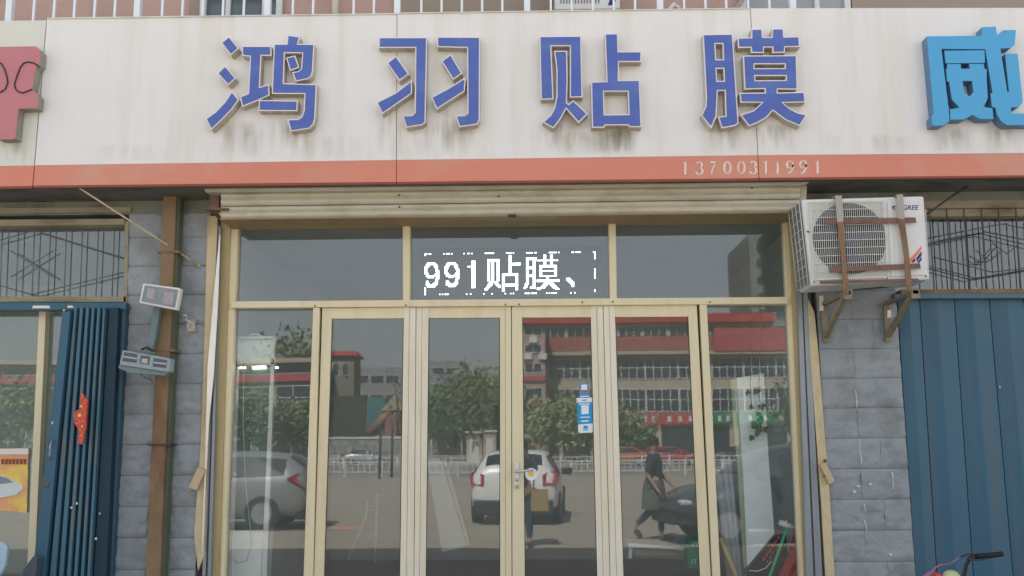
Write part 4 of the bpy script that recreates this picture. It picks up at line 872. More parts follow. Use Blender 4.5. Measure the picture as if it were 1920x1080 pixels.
MB().px([(426, 996), (494, 994), (486, 1130), (415, 1130)], .29, .6).build('lower_panel', m_board, cab)
k = MB(); k.tube([P(466, 631, .3), P(470, 627, .3), P(484, 627, .3), P(490, 631, .3)], .008, 6); k.build('top_hook', m_white, cab)
k = MB(); k.px([(449, 687), (460, 687), (460, 691), (449, 690)], .34, .355); k.px([(473, 687), (498, 686.5), (498, 691), (473, 691.5)], .34, .355); k.px([(508, 688), (521, 687.5), (521, 690.5), (508, 691)], .34, .355); k.build('lamp_tube', m_tube, cab)
k = MB(); k.tube([P(457, 680, .24), P(456, 800, .24), P(460, 900, .24), P(466, 960, .24), P(472, 1020, .24), P(462, 1052, .24), P(445, 1055, .24), P(428, 1040, .24), P(425, 1010, .24), P(436, 990, .24)], .004, 6)
tag(k.build('cord', m_plas), 'thin looped pale cord hanging in front of the glass cabinet', 'cord')
k = MB(); k.tube([P(438, 640, .23), P(432, 850, .23), P(426, 1080, .23)], .008, 8); tag(k.build('steel_pole', m_alu), 'thin steel pole standing at the left edge of the side glass', 'pole')
k = MB(); k.ball(P(437, 890, .22), (.03, .02, .02), 10, 8); k.ball(P(433, 855, .22), (.025, .02, .02), 10, 8); tag(k.build('pole_clamp', m_white), 'white clamps fixed on the thin steel pole', 'clamp')
ipane('leaning_board', [(800, 862), (826, 860), (876, 1022), (829, 1036)], .5, .02, m_faint, 'white board leaning inside the second door leaf', 'board')
ipane('leaning_board', [(829, 862), (836, 862), (881, 1020), (877, 1022)], .49, .02, m_greybar, 'narrow grey board edge leaning beside the white board', 'board')
ea = thing('easel', P(680, 1055, 1.2), 'thin wooden easel standing behind the first door leaf', 'easel')
k = MB(); k.tube([P(690, 940, 1.2), P(684, 975, 1.2), P(652, 1050, 1.1)], .011, 6); k.build('leg', m_faint, ea)
k = MB(); k.tube([P(707, 928, 1.2), P(703, 1055, 1.2)], .011, 6); k.build('leg', m_faint, ea)
k = MB(); k.tube([P(690, 957, 1.2), P(702, 957, 1.2)], .008, 6); k.tube([P(676, 990, 1.2), P(692, 1010, 1.25), P(704, 1000, 1.2)], .008, 6); k.build('crossbar', m_faint, ea)
ipane('orange_strip', [(625, 988), (680, 987), (680, 991.5), (625, 993)], 1.3, .02, mat('orange_plastic', S(230, 110, 60), .5), 'orange strip lying behind the easel', 'strip')
wb = ipane('panel', [(1381, 709), (1432, 700), (1441, 860), (1452, 1000), (1401, 1062), (1394, 900)], .36, .03, m_board, 'large white panel leaning behind the right side glass', 'panel')
ipane('panel_edge', [(1370, 712), (1381, 709), (1394, 900), (1401, 1062), (1394, 1066), (1384, 900)], .37, .03, mat('greenish_edge', S(150, 158, 130), .5), 'greenish edge strip left of the white leaning panel', 'strip')
m_roll = mat('film_roll', S(146, 146, 150), .35, var=.1)
for i, (u0, u1, ub, lab, r) in enumerate(((1346, 1350, 1372, 'leftmost grey film roll leaning behind the right side glass', .03), (1357, 1362, 1382, 'middle grey film roll leaning behind the right side glass', .028), (1366, 1374, 1390, 'slim violet grey film roll nearest the white panel', .018))):
    k = MB(); k.tube([P(u0, 880 - i * 12, .36), P(ub, 1110, .30)], r, 12); tag(k.build('film_roll', m_roll), lab, 'roll', 'film rolls leaning in the window')
k = MB(); k.tube([P(1350, 1008, .26), P(1384, 1090, .22)], .018, 10); tag(k.build('wooden_stick', mat('stick_wood', S(190, 162, 120), .5)), 'pale wooden stick leaning at the bottom of the right side glass', 'stick')
sq = thing('squeegee', P(1440, 1080, .3), 'green handled squeegee standing upside down in the right side glass', 'squeegee')
k = MB(); k.tube([P(1476, 990, .24), P(1436, 1100, .2)], .012, 10); k.build('handle', mat('green_plastic', S(30, 165, 120), .35), sq)
k = MB(); k.tube([P(1461, 979, .24), P(1493, 991, .24)], .022, 10); k.tube([P(1476, 985, .24), P(1474, 975, .24)], .008, 6); k.build('head', m_white, sq)
k = MB(); k.px([(1492, 985), (1498, 1000), (1504, 1080), (1506, 1110), (1450, 1110), (1466, 1070), (1484, 1030)], .28, .32); tag(k.build('umbrella', mat('red_cloth', S(170, 60, 62), .6, var=.2, scale=9, bump=.4, bscale=15)), 'folded red cloth umbrella in the lower right corner of the side glass', 'umbrella')
pb_ = thing('poster', P(1440, 1080, .6), 'dark poster with red lettering at the foot of the white panel', 'poster')
k = MB(); k.px([(1402, 1068), (1455, 1003), (1474, 1000), (1480, 1100), (1400, 1110)], .345, .355); k.build('sheet', m_led, pb_)
k = MB()
for i in range(6):
    u = 1430 + i * 5.5; v = 1048 - i * 8; k.px([(u, v), (u + 4, v - 5), (u + 5, v), (u + 1, v + 5)], .338, .343); k.px([(u + 7, v + 6), (u + 10, v + 2), (u + 11, v + 6), (u + 8, v + 9)], .338, .343)
k.build('red_lettering', m_stkred, pb_)
k = MB(); k.tube([P(1404, 1070, .335), P(1420, 1071, .335), P(1436, 1065, .335), P(1447, 1052, .335)], .005, 6); k.build('white_arc', m_white, pb_)
vn = thing('hanging_vine', P(1420, 690, .5), 'trailing green potted vine hanging in front of the white panel', 'plant')
k = MB(); k.tube([P(1406, 570, .3), P(1407, 700, .3), P(1407, 740, .3), P(1410, 762, .3)], .003, 5); k.tube([P(1428, 570, .3), P(1424, 700, .3), P(1422, 735, .3), P(1428, 770, .3), P(1424, 800, .3), P(1412, 822, .3)], .003, 5); k.build('stem', mat('stem_green', (.06, .08, .03), .6), vn)
k = MB()
for u, v, s_ in ((1402, 735, 5), (1400, 738, 4), (1409, 763, 6), (1418, 733, 8), (1423, 730, 7), (1428, 763, 8), (1432, 760, 5), (1422, 776, 6), (1415, 797, 9), (1425, 790, 8), (1421, 808, 8), (1435, 806, 7), (1409, 821, 7), (1428, 784, 6), (1419, 814, 6), (1424, 802, 7)):
    c_ = P(u, v, .30); s2 = s_ * .0042; a_ = random.uniform(0, 6.28)
    pts = [(0, -1.1), (.75, -.2), (.85, .45), (.4, .8), (0, .55), (-.4, .8), (-.85, .45), (-.75, -.2)]
    k.add([(c_.x + s2 * (p[0] * math.cos(a_) - p[1] * math.sin(a_)), c_.y + random.uniform(-.02, .02), c_.z + s2 * (p[0] * math.sin(a_) + p[1] * math.cos(a_))) for p in pts], [tuple(range(8))])
k.build('leaf', mat('vine_leaf', (.05, .11, .035), .5, var=.3, scale=20), vn)
bn = thing('bench', P(1225, 1045, 1.3), 'low pale bench behind the fourth door leaf', 'bench')
k = MB(); k.px([(1178, 1018), (1282, 1026), (1282, 1032), (1178, 1026)], 1.0, 1.5); k.build('seat', m_board, bn, bevel=.005)
k = MB(); k.px([(1190, 1028), (1270, 1032), (1270, 1044), (1190, 1041)], 1.05, 1.08); k.build('apron', m_greybar, bn)
k = MB(); k.px([(1180, 1026), (1186, 1026), (1184, 1048), (1178, 1046)], 1.05, 1.1); k.build('leg', m_board, bn)
gx = thing('box', P(1302, 1065, .7), 'green carton with white lettering behind the fourth door leaf', 'box')
k = MB(); k.px([(1291, 1012), (1312, 1011), (1315, 1066), (1291, 1064)], .7, .95); k.build('carton', mat('carton_green', S(30, 130, 90), .5, var=.1), gx)
for t_, v_ in (('V9', 1021), ('IT', 1054)): textmesh('white_lettering', t_, .055, P(1302, v_, .698), m_white, gx)
for x, y_ in ((-.9, 3.0), (1.2, 3.6)):
    pass

# bicycle at the lower right
bc = thing('bicycle', (P(1850, 1060, -1.0).x, -1.0, .13), 'bicycle with a black grip and purple ribbon at the bottom right corner', 'bicycle')
yB = -1.0
k = MB(); k.tube([P(1829, 1043, yB), P(1855, 1041.5, yB), P(1880, 1038.5, yB)], [.017, .018, .016], 12); k.build('grip', m_dark, bc)
k = MB(); k.tube([P(1829, 1043, yB), P(1818, 1047, yB), P(1811, 1060, yB + .01), P(1807, 1080, yB + .02), P(1790, 1110, yB + .05)], .013, 10); k.build('handlebar', mat('bike_dark_metal', (.04, .045, .05), .35, metal=.4), bc)
k = MB(); k.tube([P(1802, 1044, yB - .02), P(1815, 1039, yB - .02), P(1828, 1040, yB - .02)], .007, 8); k.tube([P(1812, 1048, yB - .03), P(1830, 1050, yB - .04), P(1848, 1048, yB - .05)], .006, 8); k.build('brake_lever', m_cable, bc)
k = MB(); k.tube([P(1799, 1044, yB), P(1790, 1052, yB), P(1778, 1058, yB), P(1764, 1059, yB), P(1754, 1064, yB), P(1748, 1072, yB), P(1738, 1080, yB), P(1728, 1100, yB)], [.004, .005, .004, .006, .006, .009, .018, .02], 8); k.build('purple_ribbon', mat('ribbon_purple', S(140, 92, 120), .5, var=.25, scale=30), bc)
k = MB(); k.ball(P(1784, 1082, yB + .03), (.055, .05, .045), 16, 12); k.build('headlamp', mat('lamp_cream', S(176, 182, 138), .4), bc)
k = MB(); k.ball(P(1757, 1079, yB + .02), (.025, .03, .018), 12, 8); k.build('reflector_lamp', mat('lamp_red', S(196, 70, 50), .4), bc)
cx = P(1785, 1080, yB).x
wheelc = Vector((cx - .25, yB + .05, .13 + .25))
k = MB(); k.tube([wheelc + Vector((.25 * math.cos(t / 24 * 6.2832), 0, .25 * math.sin(t / 24 * 6.2832))) for t in range(25)], .022, 8, cap=False); k.build('wheel', m_dark, bc)
wc2 = wheelc + Vector((1.05, 0, 0))
k = MB(); k.tube([wc2 + Vector((.25 * math.cos(t / 24 * 6.2832), 0, .25 * math.sin(t / 24 * 6.2832))) for t in range(25)], .022, 8, cap=False); k.build('wheel', m_dark, bc)
k = MB(); hd = P(1790, 1112, yB + .05); k.tube([hd, wheelc], .016, 8); k.tube([hd - Vector((0, 0, .06)), wc2 + Vector((-.45, 0, 0))], .016, 8); k.tube([wc2, wc2 + Vector((-.45, 0, 0)), wc2 + Vector((-.55, 0, .20))], .014, 8); k.build('frame', mat('bike_frame', (.05, .05, .055), .35), bc)
k = MB(); k.ball(wc2 + Vector((-.57, 0, .24)), (.13, .07, .04), 14, 8); k.build('saddle', m_dark, bc)

#REFLECTED#
# ------------------------------------------------------------------ the square behind the camera (seen mirrored in the glass)
m_bcream = mat('far_cream_wall', (.42, .37, .28), .8, var=.08, scale=.5)
m_bpink = mat('far_pink_wall', (.40, .28, .25), .8, var=.08, scale=.5)
m_bred = mat('far_red_band', (.42, .09, .09), .6, var=.15, scale=.4)
m_bredbr = mat('far_redbrown_band', (.33, .12, .09), .6, var=.1, scale=.4)
m_broof = mat('far_red_roof', (.42, .06, .05), .7, var=.15, scale=.5)
m_fglass = mat('far_window_glass', (.04, .055, .06), .15, spec=.8, var=.5, scale=.6)
m_fframe = mat('far_window_frame', (.62, .62, .60), .5)
m_teal = mat('teal_paint', (.07, .20, .22), .5); m_green = mat('green_sign', (.02, .22, .09), .5)
def mx(u, v, y): p = M(u, v, y); return p.x, p.z
def fbuild(name, y, u0, u1, vtop, depth, wallm, label, cat='building', vref=700):
    x0, _ = mx(u0, vref, y); x1, _ = mx(u1, vref, y); _, zt = mx((u0 + u1) / 2, vtop, y)
    t = thing(name, ((x0 + x1) / 2, y, 0), label, cat); MB().box((x0, y - depth, 0), (x1, y, zt)).build('wall', wallm, t); return t, x0, x1, zt
def band(t, y, x0, x1, z0, z1, m, nm, out=.15): MB().box((x0, y + .005, z0), (x1, y + out, z1)).build(nm, m, t)
_wm = {}
def windows(t, y, x0, x1, z0, z1, pitch, mull=1, cross=True, frm=None, gap=.12, glass=None):
    frm = frm or m_fframe; glass = glass or m_fglass
    n = max(1, int(round((x1 - x0) / pitch))); pw = (x1 - x0) / n; key = (round(pw, 3), round(z1 - z0, 3), mull, cross, gap, frm.name, glass.name)
    for i in range(n):
        cx_ = x0 + pw * (i + .5)
        if key not in _wm:
            k = MB(); w2 = pw / 2 - gap; h = z1 - z0; f_ = .07
            k.box((-w2, 0, 0), (-w2 + f_, .08, h)); k.box((w2 - f_, 0, 0), (w2, .08, h)); k.box((-w2 + f_, 0, 0), (w2 - f_, .08, f_)); k.box((-w2 + f_, 0, h - f_), (w2 - f_, .08, h))
            for j in range(mull): xx = -w2 + 2 * w2 * (j + 1) / (mull + 1); k.box((xx - .035, 0, f_), (xx + .035, .07, h - f_))
            if cross: k.box((-w2 + f_, 0, h * .52), (w2 - f_, .06, h * .52 + .07))
            k2 = MB().add([(-w2, .02, 0), (w2, .02, 0), (w2, .02, h), (-w2, .02, h)], [(0, 1, 2, 3)])
            a_ = k.build('window', frm, t); b_ = k2.build('pane', glass, a_); _wm[key] = (a_.data, b_.data)
        else:
            a_ = bpy.data.objects.new('window', _wm[key][0]); COL.objects.link(a_); a_.parent = t; b_ = bpy.data.objects.new('pane', _wm[key][1]); COL.objects.link(b_); b_.parent = a_
        a_.parent = t; a_.matrix_parent_inverse = t.matrix_world.inverted(); a_.location = (cx_, y + .01, z0)
        b_.matrix_parent_inverse = Matrix.Identity(4); b_.location = (0, 0, 0)
def zof(v, y, u=1230): return mx(u, v, y)[1]
# main five storey block
Y1 = -96.0
t, x0, x1, zt = fbuild('apartment_block', Y1, 1022, 1640, 662, 14, m_bcream, 'cream block with red bands and wide window rows across the square, mirrored on the right')
band(t, Y1, x0, x1, zof(658, Y1), zof(632, Y1), m_bredbr, 'red_band', .9)
band(t, Y1, x0, x1, zof(666, Y1), zof(659, Y1), m_bcream, 'cornice', 1.0)
xr = mx(1335, 640, Y1)[0]; band(t, Y1 + .95, xr, x1, zof(660, Y1), zof(618, Y1), m_bred, 'red_fascia', .2)
windows(t, Y1, x0 + .3, x1, zof(711, Y1), zof(672, Y1), 3.3, mull=3, gap=.03)
windows(t, Y1, x0 + .3, x1, zof(772, Y1), zof(729, Y1), 3.3, mull=3, gap=.03)
for i, (a_, b_, mm) in enumerate(((1050, 1110, m_green), (1180, 1232, m_bred), (1236, 1300, m_broof), (1318, 1370, m_green), (1380, 1478, m_green), (1490, 1560, m_bred))):
    xa, xb = mx(a_, 780, Y1)[0], mx(b_, 780, Y1)[0]; MB().box((xa, Y1 + .2, zof(795, Y1)), (xb, Y1 + .5, zof(775, Y1))).build('shop_fascia', mm, t)
    k = MB()
    for j in range(3):
        xx = xa + (xb - xa) * (j + .75) / 3.4; k.box((xx, Y1 + .51, zof(790, Y1)), (xx + .35, Y1 + .54, zof(780, Y1)))
    k.build('fascia_mark', m_fframe, t)
    MB().box((xa + .2, Y1 + .02, .2), (xb - .2, Y1 + .1, zof(800, Y1))).build('shop_window', m_fglass, t)
# set back top storey
Y2 = -104.0
xa, xb = mx(1150, 620, Y2)[0], mx(1450, 620, Y2)[0]
t2, a0, a1, z2 = fbuild('penthouse_storey', Y2, 960, 1455, 606, 9, m_bcream, 'set back top storey with a red roof behind the cream block')
band(t2, Y2, a0, a1, z2, z2 + .9, m_broof, 'roof_edge', .8)
MB().add([(a0 - .3, Y2 + .8, z2 + .9), (a1 + .3, Y2 + .8, z2 + .9), (a1, Y2 - 4.5, z2 + 1.7), (a0, Y2 - 4.5, z2 + 1.7)], [(0, 1, 2, 3)]).build('roof', m_broof, t2)
windows(t2, Y2, a0 + .5, a1 - .5, zof(632, Y2), zof(611, Y2), 3.0, mull=2, cross=False)
for i in range(9):
    xx = a0 + 1 + (a1 - a0) * i / 9.2; k = MB(); k.obox((xx + .9, Y2 - .8, z2 + 2.1), (.9, 0, 0), (0, .5, -.35), (0, .05, .07)); k.tube([(xx, Y2 - 1.3, z2 + 2.5), (xx + 1.8, Y2 - 1.3, z2 + 2.5)], .17, 8)
    k.tube([(xx + .2, Y2 - 1.3, z2 + 2.4), (xx + .2, Y2 - 1.3, z2 + 1.2)], .04, 6); k.tube([(xx + 1.6, Y2 - 1.3, z2 + 2.4), (xx + 1.6, Y2 - 1.3, z2 + 1.2)], .04, 6)
    tag(k.build('solar_heater', m_fframe), 'white roof solar water heater in the row on the red roofed storey', 'solar heater', 'solar heaters on the red roof')
# pink wing
Y3 = -92.0
t3, a0, a1, z3 = fbuild('apartment_wing', Y3, 940, 1023, 606, 16, m_bpink, 'pink wing of flats left of the cream block across the square')
band(t3, Y3, a0, a1, z3 - .1, z3 + .8, m_broof, 'roof_edge', .7)
for va, vb in ((630, 613), (661, 645), (700, 680), (750, 728), (800, 775)): windows(t3, Y3, a0 + .2, a1 - .2, zof(va, Y3, 985), zof(vb, Y3, 985), 2.6, mull=1, cross=False)
band(t3, Y3, a0, a1, zof(716, Y3, 985), zof(706, Y3, 985), m_bred, 'red_band', .2)
k = MB()
for u, v in ((1000, 637), (990, 668), (1018, 668)): p = M(u, v, Y3); k.box((p.x - .4, Y3, p.z - .3), (p.x + .4, Y3 + .4, p.z + .3))
tag(k.build('wall_units', m_fframe, t3), 'air conditioner units on the pink wing wall')
# tower behind at the right
t4, a0, a1, z4 = fbuild('tower_block', -190.0, 1415, 1500, 440, 22, mat('tower_grey', (.20, .20, .19), .8, var=.1, scale=.2), 'grey tower block rising behind the red roofed storey')
for i in range(9): windows(t4, -190.0, a0 + 1, a1 - 1, z4 - 3.6 - i * 3.4, z4 - 1.6 - i * 3.4, 3.0, mull=0, cross=False)
# left building with red band, mirrored in the left side glass
Y5 = -92.0
t5, a0, a1, z5 = fbuild('low_block', Y5, -150, 592, 682, 12, mat('low_block_wall', (.20, .22, .20), .8, var=.1, scale=.4), 'low grey green building with a red band mirrored at the left')
band(t5, Y5, a0, a1, z5 - .1, z5 + .35, m_bcream, 'eaves', .9)
band(t5, Y5, a0, a1, zof(716, Y5, 500), zof(702, Y5, 500), m_bred, 'red_band', .3)
windows(t5, Y5, a0 + .2, a1 - .2, zof(702, Y5, 500) + .05, zof(686, Y5, 500), 4, mull=0, cross=False, gap=.25)
windows(t5, Y5, a0 + .2, a1 - .2, zof(770, Y5, 500), zof(724, Y5, 500), 4, mull=1, gap=.3)
windows(t5, Y5, a0 + .2, a1 - .2, .4, zof(790, Y5, 500), 6, mull=2, gap=.3)
# gate tower with a red roof
Y6 = -100.0
t6, a0, a1, z6 = fbuild('stone_tower', Y6, 596, 664, 668, 4, mat('tower_stone', (.22, .20, .16), .85, var=.3, scale=1.2), 'small stone tower with a red tiled roof across the square')
k = MB(); cxm = (a0 + a1) / 2; hw = (a1 - a0) / 2 + .45
k.add([(cxm - hw, Y6 + .5, z6), (cxm + hw, Y6 + .5, z6), (cxm + hw, Y6 - 4.5, z6), (cxm - hw, Y6 - 4.5, z6), (cxm - hw * .8, Y6 - 2, z6 + .75), (cxm + hw * .8, Y6 - 2, z6 + .75)], [(0, 1, 5, 4), (2, 3, 4, 5), (1, 2, 5), (3, 0, 4), (0, 3, 2, 1)]); k.build('roof', m_broof, t6)
windows(t6, Y6, a0 + .4, a1 - .4, z6 - 2.2, z6 - .8, 1.2, mull=0, cross=False)
# hazy far blocks
m_far = mat('hazy_wall', (.26, .27, .28), .9, var=.08, scale=.1)
for u0, u1, v, yy, lab in ((655, 760, 690, -150, 'far hazy block right of the stone tower'), (800, 870, 676, -170, 'far hazy block left of the tall trees'), (868, 960, 700, -160, 'far hazy block behind the tall trees')):
    tt, a0, a1, zz = fbuild('far_block', yy, u0, u1, v, 14, m_far, lab)
    windows(tt, yy, a0 + .8, a1 - .8, zz - 2.6, zz - 1.2, 2.6, mull=0, cross=False); windows(tt, yy, a0 + .8, a1 - .8, zz - 5.6, zz - 4.2, 2.6, mull=0, cross=False)
# painted boundary wall and playground slide
wl = thing('painted_wall', (M(740, 850, -92).x, -92, 0), 'low boundary wall with faded painted pattern across the road', 'wall')
mw_ = mat('mural', (.30, .30, .27), .8, var=.8, scale=1.6, stain=(.05, .07, .07), samt=.9, sscale=(2.2, 1, 1.6))
xa, xb = M(600, 850, -92).x, M(955, 850, -92).x; MB().box((xa, -92.4, 0), (xb, -92, M(740, 822, -92).z)).build('wall', mw_, wl); MB().box((xa, -92.5, M(740, 822, -92).z), (xb, -91.9, M(740, 818, -92).z)).build('coping', m_fframe, wl)
bb = thing('billboard', (M(650, 850, -95).x, -95, 0), 'large dark brown billboard above the painted boundary wall', 'billboard')
MB().box((M(618, 800, -95).x, -95.4, M(650, 826, -95).z), (M(686, 800, -95).x, -95, M(650, 742, -95).z)).build('panel', mat('billboard_dark', (.06, .065, .045), .6, var=.7, scale=1.2), bb)
k = MB(); [k.tube([(M(u, 800, -95).x, -95.2, 0), (M(u, 800, -95).x, -95.2, M(650, 742, -95).z)], .08, 8) for u in (624, 680)]; k.build('post', m_fframe, bb)
pg = thing('playground_slide', (M(720, 850, -99).x, -99, 0), 'colourful teal and red playground slide mirrored in the first door leaf', 'playground')
k = MB(); k.box((M(688, 800, -99).x, -103, M(700, 815, -99).z), (M(722, 800, -99).x, -99, M(700, 745, -99).z)); k.build('tower', m_teal, pg)
k = MB(); A_, B_ = M(722, 770, -99), M(690, 818, -99); k.tube([M(735, 765, -99), M(715, 790, -99), M(690, 818, -99)], .55, 10); k.build('slide', mat('slide_orange', (.28, .17, .10), .5), pg)
k = MB(); k.box((M(722, 800, -99).x, -103, M(700, 820, -99).z), (M(752, 800, -99).x, -98.6, M(700, 775, -99).z)); k.build('red_hut', mat('hut_pink', (.30, .15, .15), .6), pg)
k = MB(); c_ = M(738, 752, -99); k.add([(c_.x - 1.3, -98.4, c_.z - 1.0), (c_.x + 1.3, -98.4, c_.z - 1.0), (c_.x + 1.3, -103, c_.z - 1.0), (c_.x - 1.3, -103, c_.z - 1.0), (c_.x, -100.4, c_.z + .9)], [(0, 1, 4), (1, 2, 4), (2, 3, 4), (3, 0, 4), (0, 3, 2, 1)]); k.build('roof', mat('hut_yellow', (.26, .25, .13), .6), pg)
gbd = thing('billboard', (M(838, 850, -90).x, -90, 0), 'dark green board above the boundary wall mirrored in the second leaf', 'billboard')
MB().box((M(805, 800, -90).x, -90.3, M(838, 822, -90).z), (M(871, 800, -90).x, -90, M(838, 779, -90).z)).build('panel', mat('board_green', (.035, .07, .03), .6, var=.4, scale=1), gbd)
k = MB(); [k.tube([(M(u, 800, -90).x, -90.2, 0), (M(u, 800, -90).x, -90.2, M(838, 780, -90).z)], .1, 8) for u in (810, 866)]; k.build('post', m_fframe, gbd)
for u0, u1, vt, lab in ((874, 903, 812, 'pale kiosk left of the white car beyond the road'), (905, 930, 809, 'second pale kiosk behind the white car beyond the road'), (1018, 1034, 812, 'narrow white kiosk right of the white car beyond the road')):
    kt = thing('kiosk', (M(u0, 850, -88).x, -88, 0), lab, 'kiosk'); xa, xb = M(u0, 850, -88).x, M(u1, 850, -88).x; zz = M(u0, vt, -88).z
    MB().box((xa, -90, 0), (xb, -88, zz)).build('wall', m_bcream, kt); MB().box((xa - .15, -90.1, zz), (xb + .15, -87.8, zz + .15)).build('roof', m_fframe, kt); MB().box((xa + .3, -87.99, .2), (xb - .3, -87.93, zz - .6)).build('door', m_fframe, kt)
# trees
m_leafA = [mat('leaf_green_%s' % n_, c, .6, var=.4, scale=1.5) for n_, c in (('mid', (.19, .24, .10)), ('dark', (.11, .16, .08)), ('bright', (.27, .32, .14)))]
m_bark = mat('tree_bark', (.12, .095, .07), .9, var=.3, scale=8)
def tree(x, y, h, r, lab, n=1500, trunk=.35, shape=1.0, mi=None, leaf=.17):
    t = thing('tree', (x, y, 0), lab, 'tree', 'trees across the square'); k = MB(); hb = h * trunk
    k.tube([(x, y, 0), (x + .05, y, hb), (x - .05, y, h * .8)], [.17, .12, .03], 8); tips = []
    for i in range(9):
        a_ = i * 2.4; z_ = hb + (h - hb) * (i / 11); rr = r * random.uniform(.55, .9) * (1 - .45 * i / 9); e = (x + rr * math.cos(a_), y + rr * math.sin(a_), z_ + r * .3)
        k.tube([(x, y, z_), ((x + e[0]) / 2, (y + e[1]) / 2, z_ + r * .25), e], [.07, .045, .015], 5); tips.append(Vector(e))
    tips += [Vector((x, y, h * .9)), Vector((x + r * .2, y, h * .7)), Vector((x - r * .25, y, h * .6))]
    k.build('trunk', m_bark, t); c_ = MB()
    for i in range(n):
        T = random.choice(tips); p = T + Vector((random.gauss(0, r * .21), random.gauss(0, r * .21), random.gauss(0, r * .25 * shape)))
        a_ = Vector((random.uniform(-1, 1), random.uniform(-1, 1), random.uniform(-1, 1))).normalized(); b_ = a_.orthogonal().normalized(); s_ = max(leaf, r * .06) * random.uniform(.4, 1.4); cc_ = a_.cross(b_)
        c_.add([p - b_ * s_, p + cc_ * s_ * .6, p + b_ * s_, p - cc_ * s_ * .6], [(0, 1, 2, 3)], (tips.index(T) * 7) % 3 if mi is None else mi)
    c_.build('crown', m_leafA, t)
for u, yy, vt, r, lab, tr in ((815, -100.0, 735, 4.18, 'light green tree at the left of the tall tree group mirrored in the second leaf', .3), (845, -94.0, 715, 3.8, 'mid green tree next to the tallest tree of the mirrored group', .3), (880, -92.0, 690, 4.37, 'tallest dark tree of the group mirrored in the second leaf', .3),
                          (908, -96.0, 700, 3.8, 'narrow tree right of the tallest mirrored tree', .3), (932, -90.0, 712, 3.8, 'rightmost tree of the group mirrored in the second leaf', .3),
                          (1035, -84.0, 752, 2.85, 'small pale tree in front of the cream block, left one', .35), (1072, -86.0, 742, 2.85, 'small pale tree in front of the cream block, between two others', .35), (1100, -84.0, 765, 2.47, 'small pale tree in front of the cream block, right one', .35), (1168, -84.0, 768, 2.47, 'small round tree mirrored low in the fourth leaf', .35),
                          (470, -80.0, 745, 3.04, 'green tree before the low grey building, left one', .3), (545, -84.0, 752, 3.04, 'green tree before the low grey building, right one', .3), (550, -140.0, 618, 7.6, 'large dark tree rising behind the low grey building', .3), (40, -80.0, 735, 4.18, 'tree mirrored in the far left glass', .3), (1520, -76.0, 715, 3.8, 'dark tree mirrored at the right edge of the side glass', .3)):
    top = M(u, vt + (22 if yy < -80 else 8), yy); tree(top.x, yy, top.z, r, lab, trunk=tr, n=1900, leaf=.24, mi=None if 'pale' not in lab else 2)
bt = thing('bare_tree', (M(745, 860, -95).x, -95, 0), 'thin bare tree beside the playground mirrored in the first leaf', 'tree')
k = MB(); b0 = M(745, 860, -95); zt_ = M(745, 690, -95).z
k.tube([(b0.x, -95, 0), (b0.x, -95, zt_ * .6), (b0.x - .6, -95, zt_)], [.15, .1, .03], 6)
for i in range(14):
    z_ = zt_ * (.35 + .04 * i); s_ = 1 if i % 2 else -1; k.tube([(b0.x, -95, z_), (b0.x + s_ * .8, -95 + .3 * s_, z_ + .9), (b0.x + s_ * 1.4, -95, z_ + 1.9)], [.05, .03, .01], 5)
k.build('trunk', m_bark, bt)
# road guard rails
for yy, lab in ((-45.0, 'near white road guard rail along the square'), (-65.5, 'middle white guard rail dividing the road'), (-84.0, 'far white guard rail in front of the trees')):
    gr_ = thing('guard_rail', (0, yy, 0), lab, 'railing')
    xs_ = [(-48, 60)]
    for xa, xb in xs_:
        MB().box((xa, yy - .03, .72), (xb, yy + .03, .78)).build('top_rail', m_fframe, gr_); MB().box((xa, yy - .02, .22), (xb, yy + .02, .26)).build('bottom_rail', m_fframe, gr_)
        n_ = int((xb - xa) / 2)
        for i in range(n_ + 1): MB().box((xa + i * 2 - .04, yy - .04, 0), (xa + i * 2 + .04, yy + .04, .85)).build('post', m_fframe, gr_)
        k = MB()
        for i in range(int((xb - xa) / .32)): k.box((xa + i * .32, yy - .012, .26), (xa + i * .32 + .03, yy + .012, .72))
        tag(k.build('pickets', m_fframe, gr_), kind='stuff')
# lamp posts
for u, yy, lab in ((713, -42, 'dark thin post on the square mirrored in the first leaf'), (735, -44, 'second dark post on the road mirrored in the first leaf')):
    b0 = M(u, 850, yy); k = MB(); k.tube([(b0.x, yy, 0), (b0.x, yy, 2.4)], .07, 8); k.ball((b0.x, yy, 2.45), .09, 8, 6); tag(k.build('post', m_cable), lab, 'post')

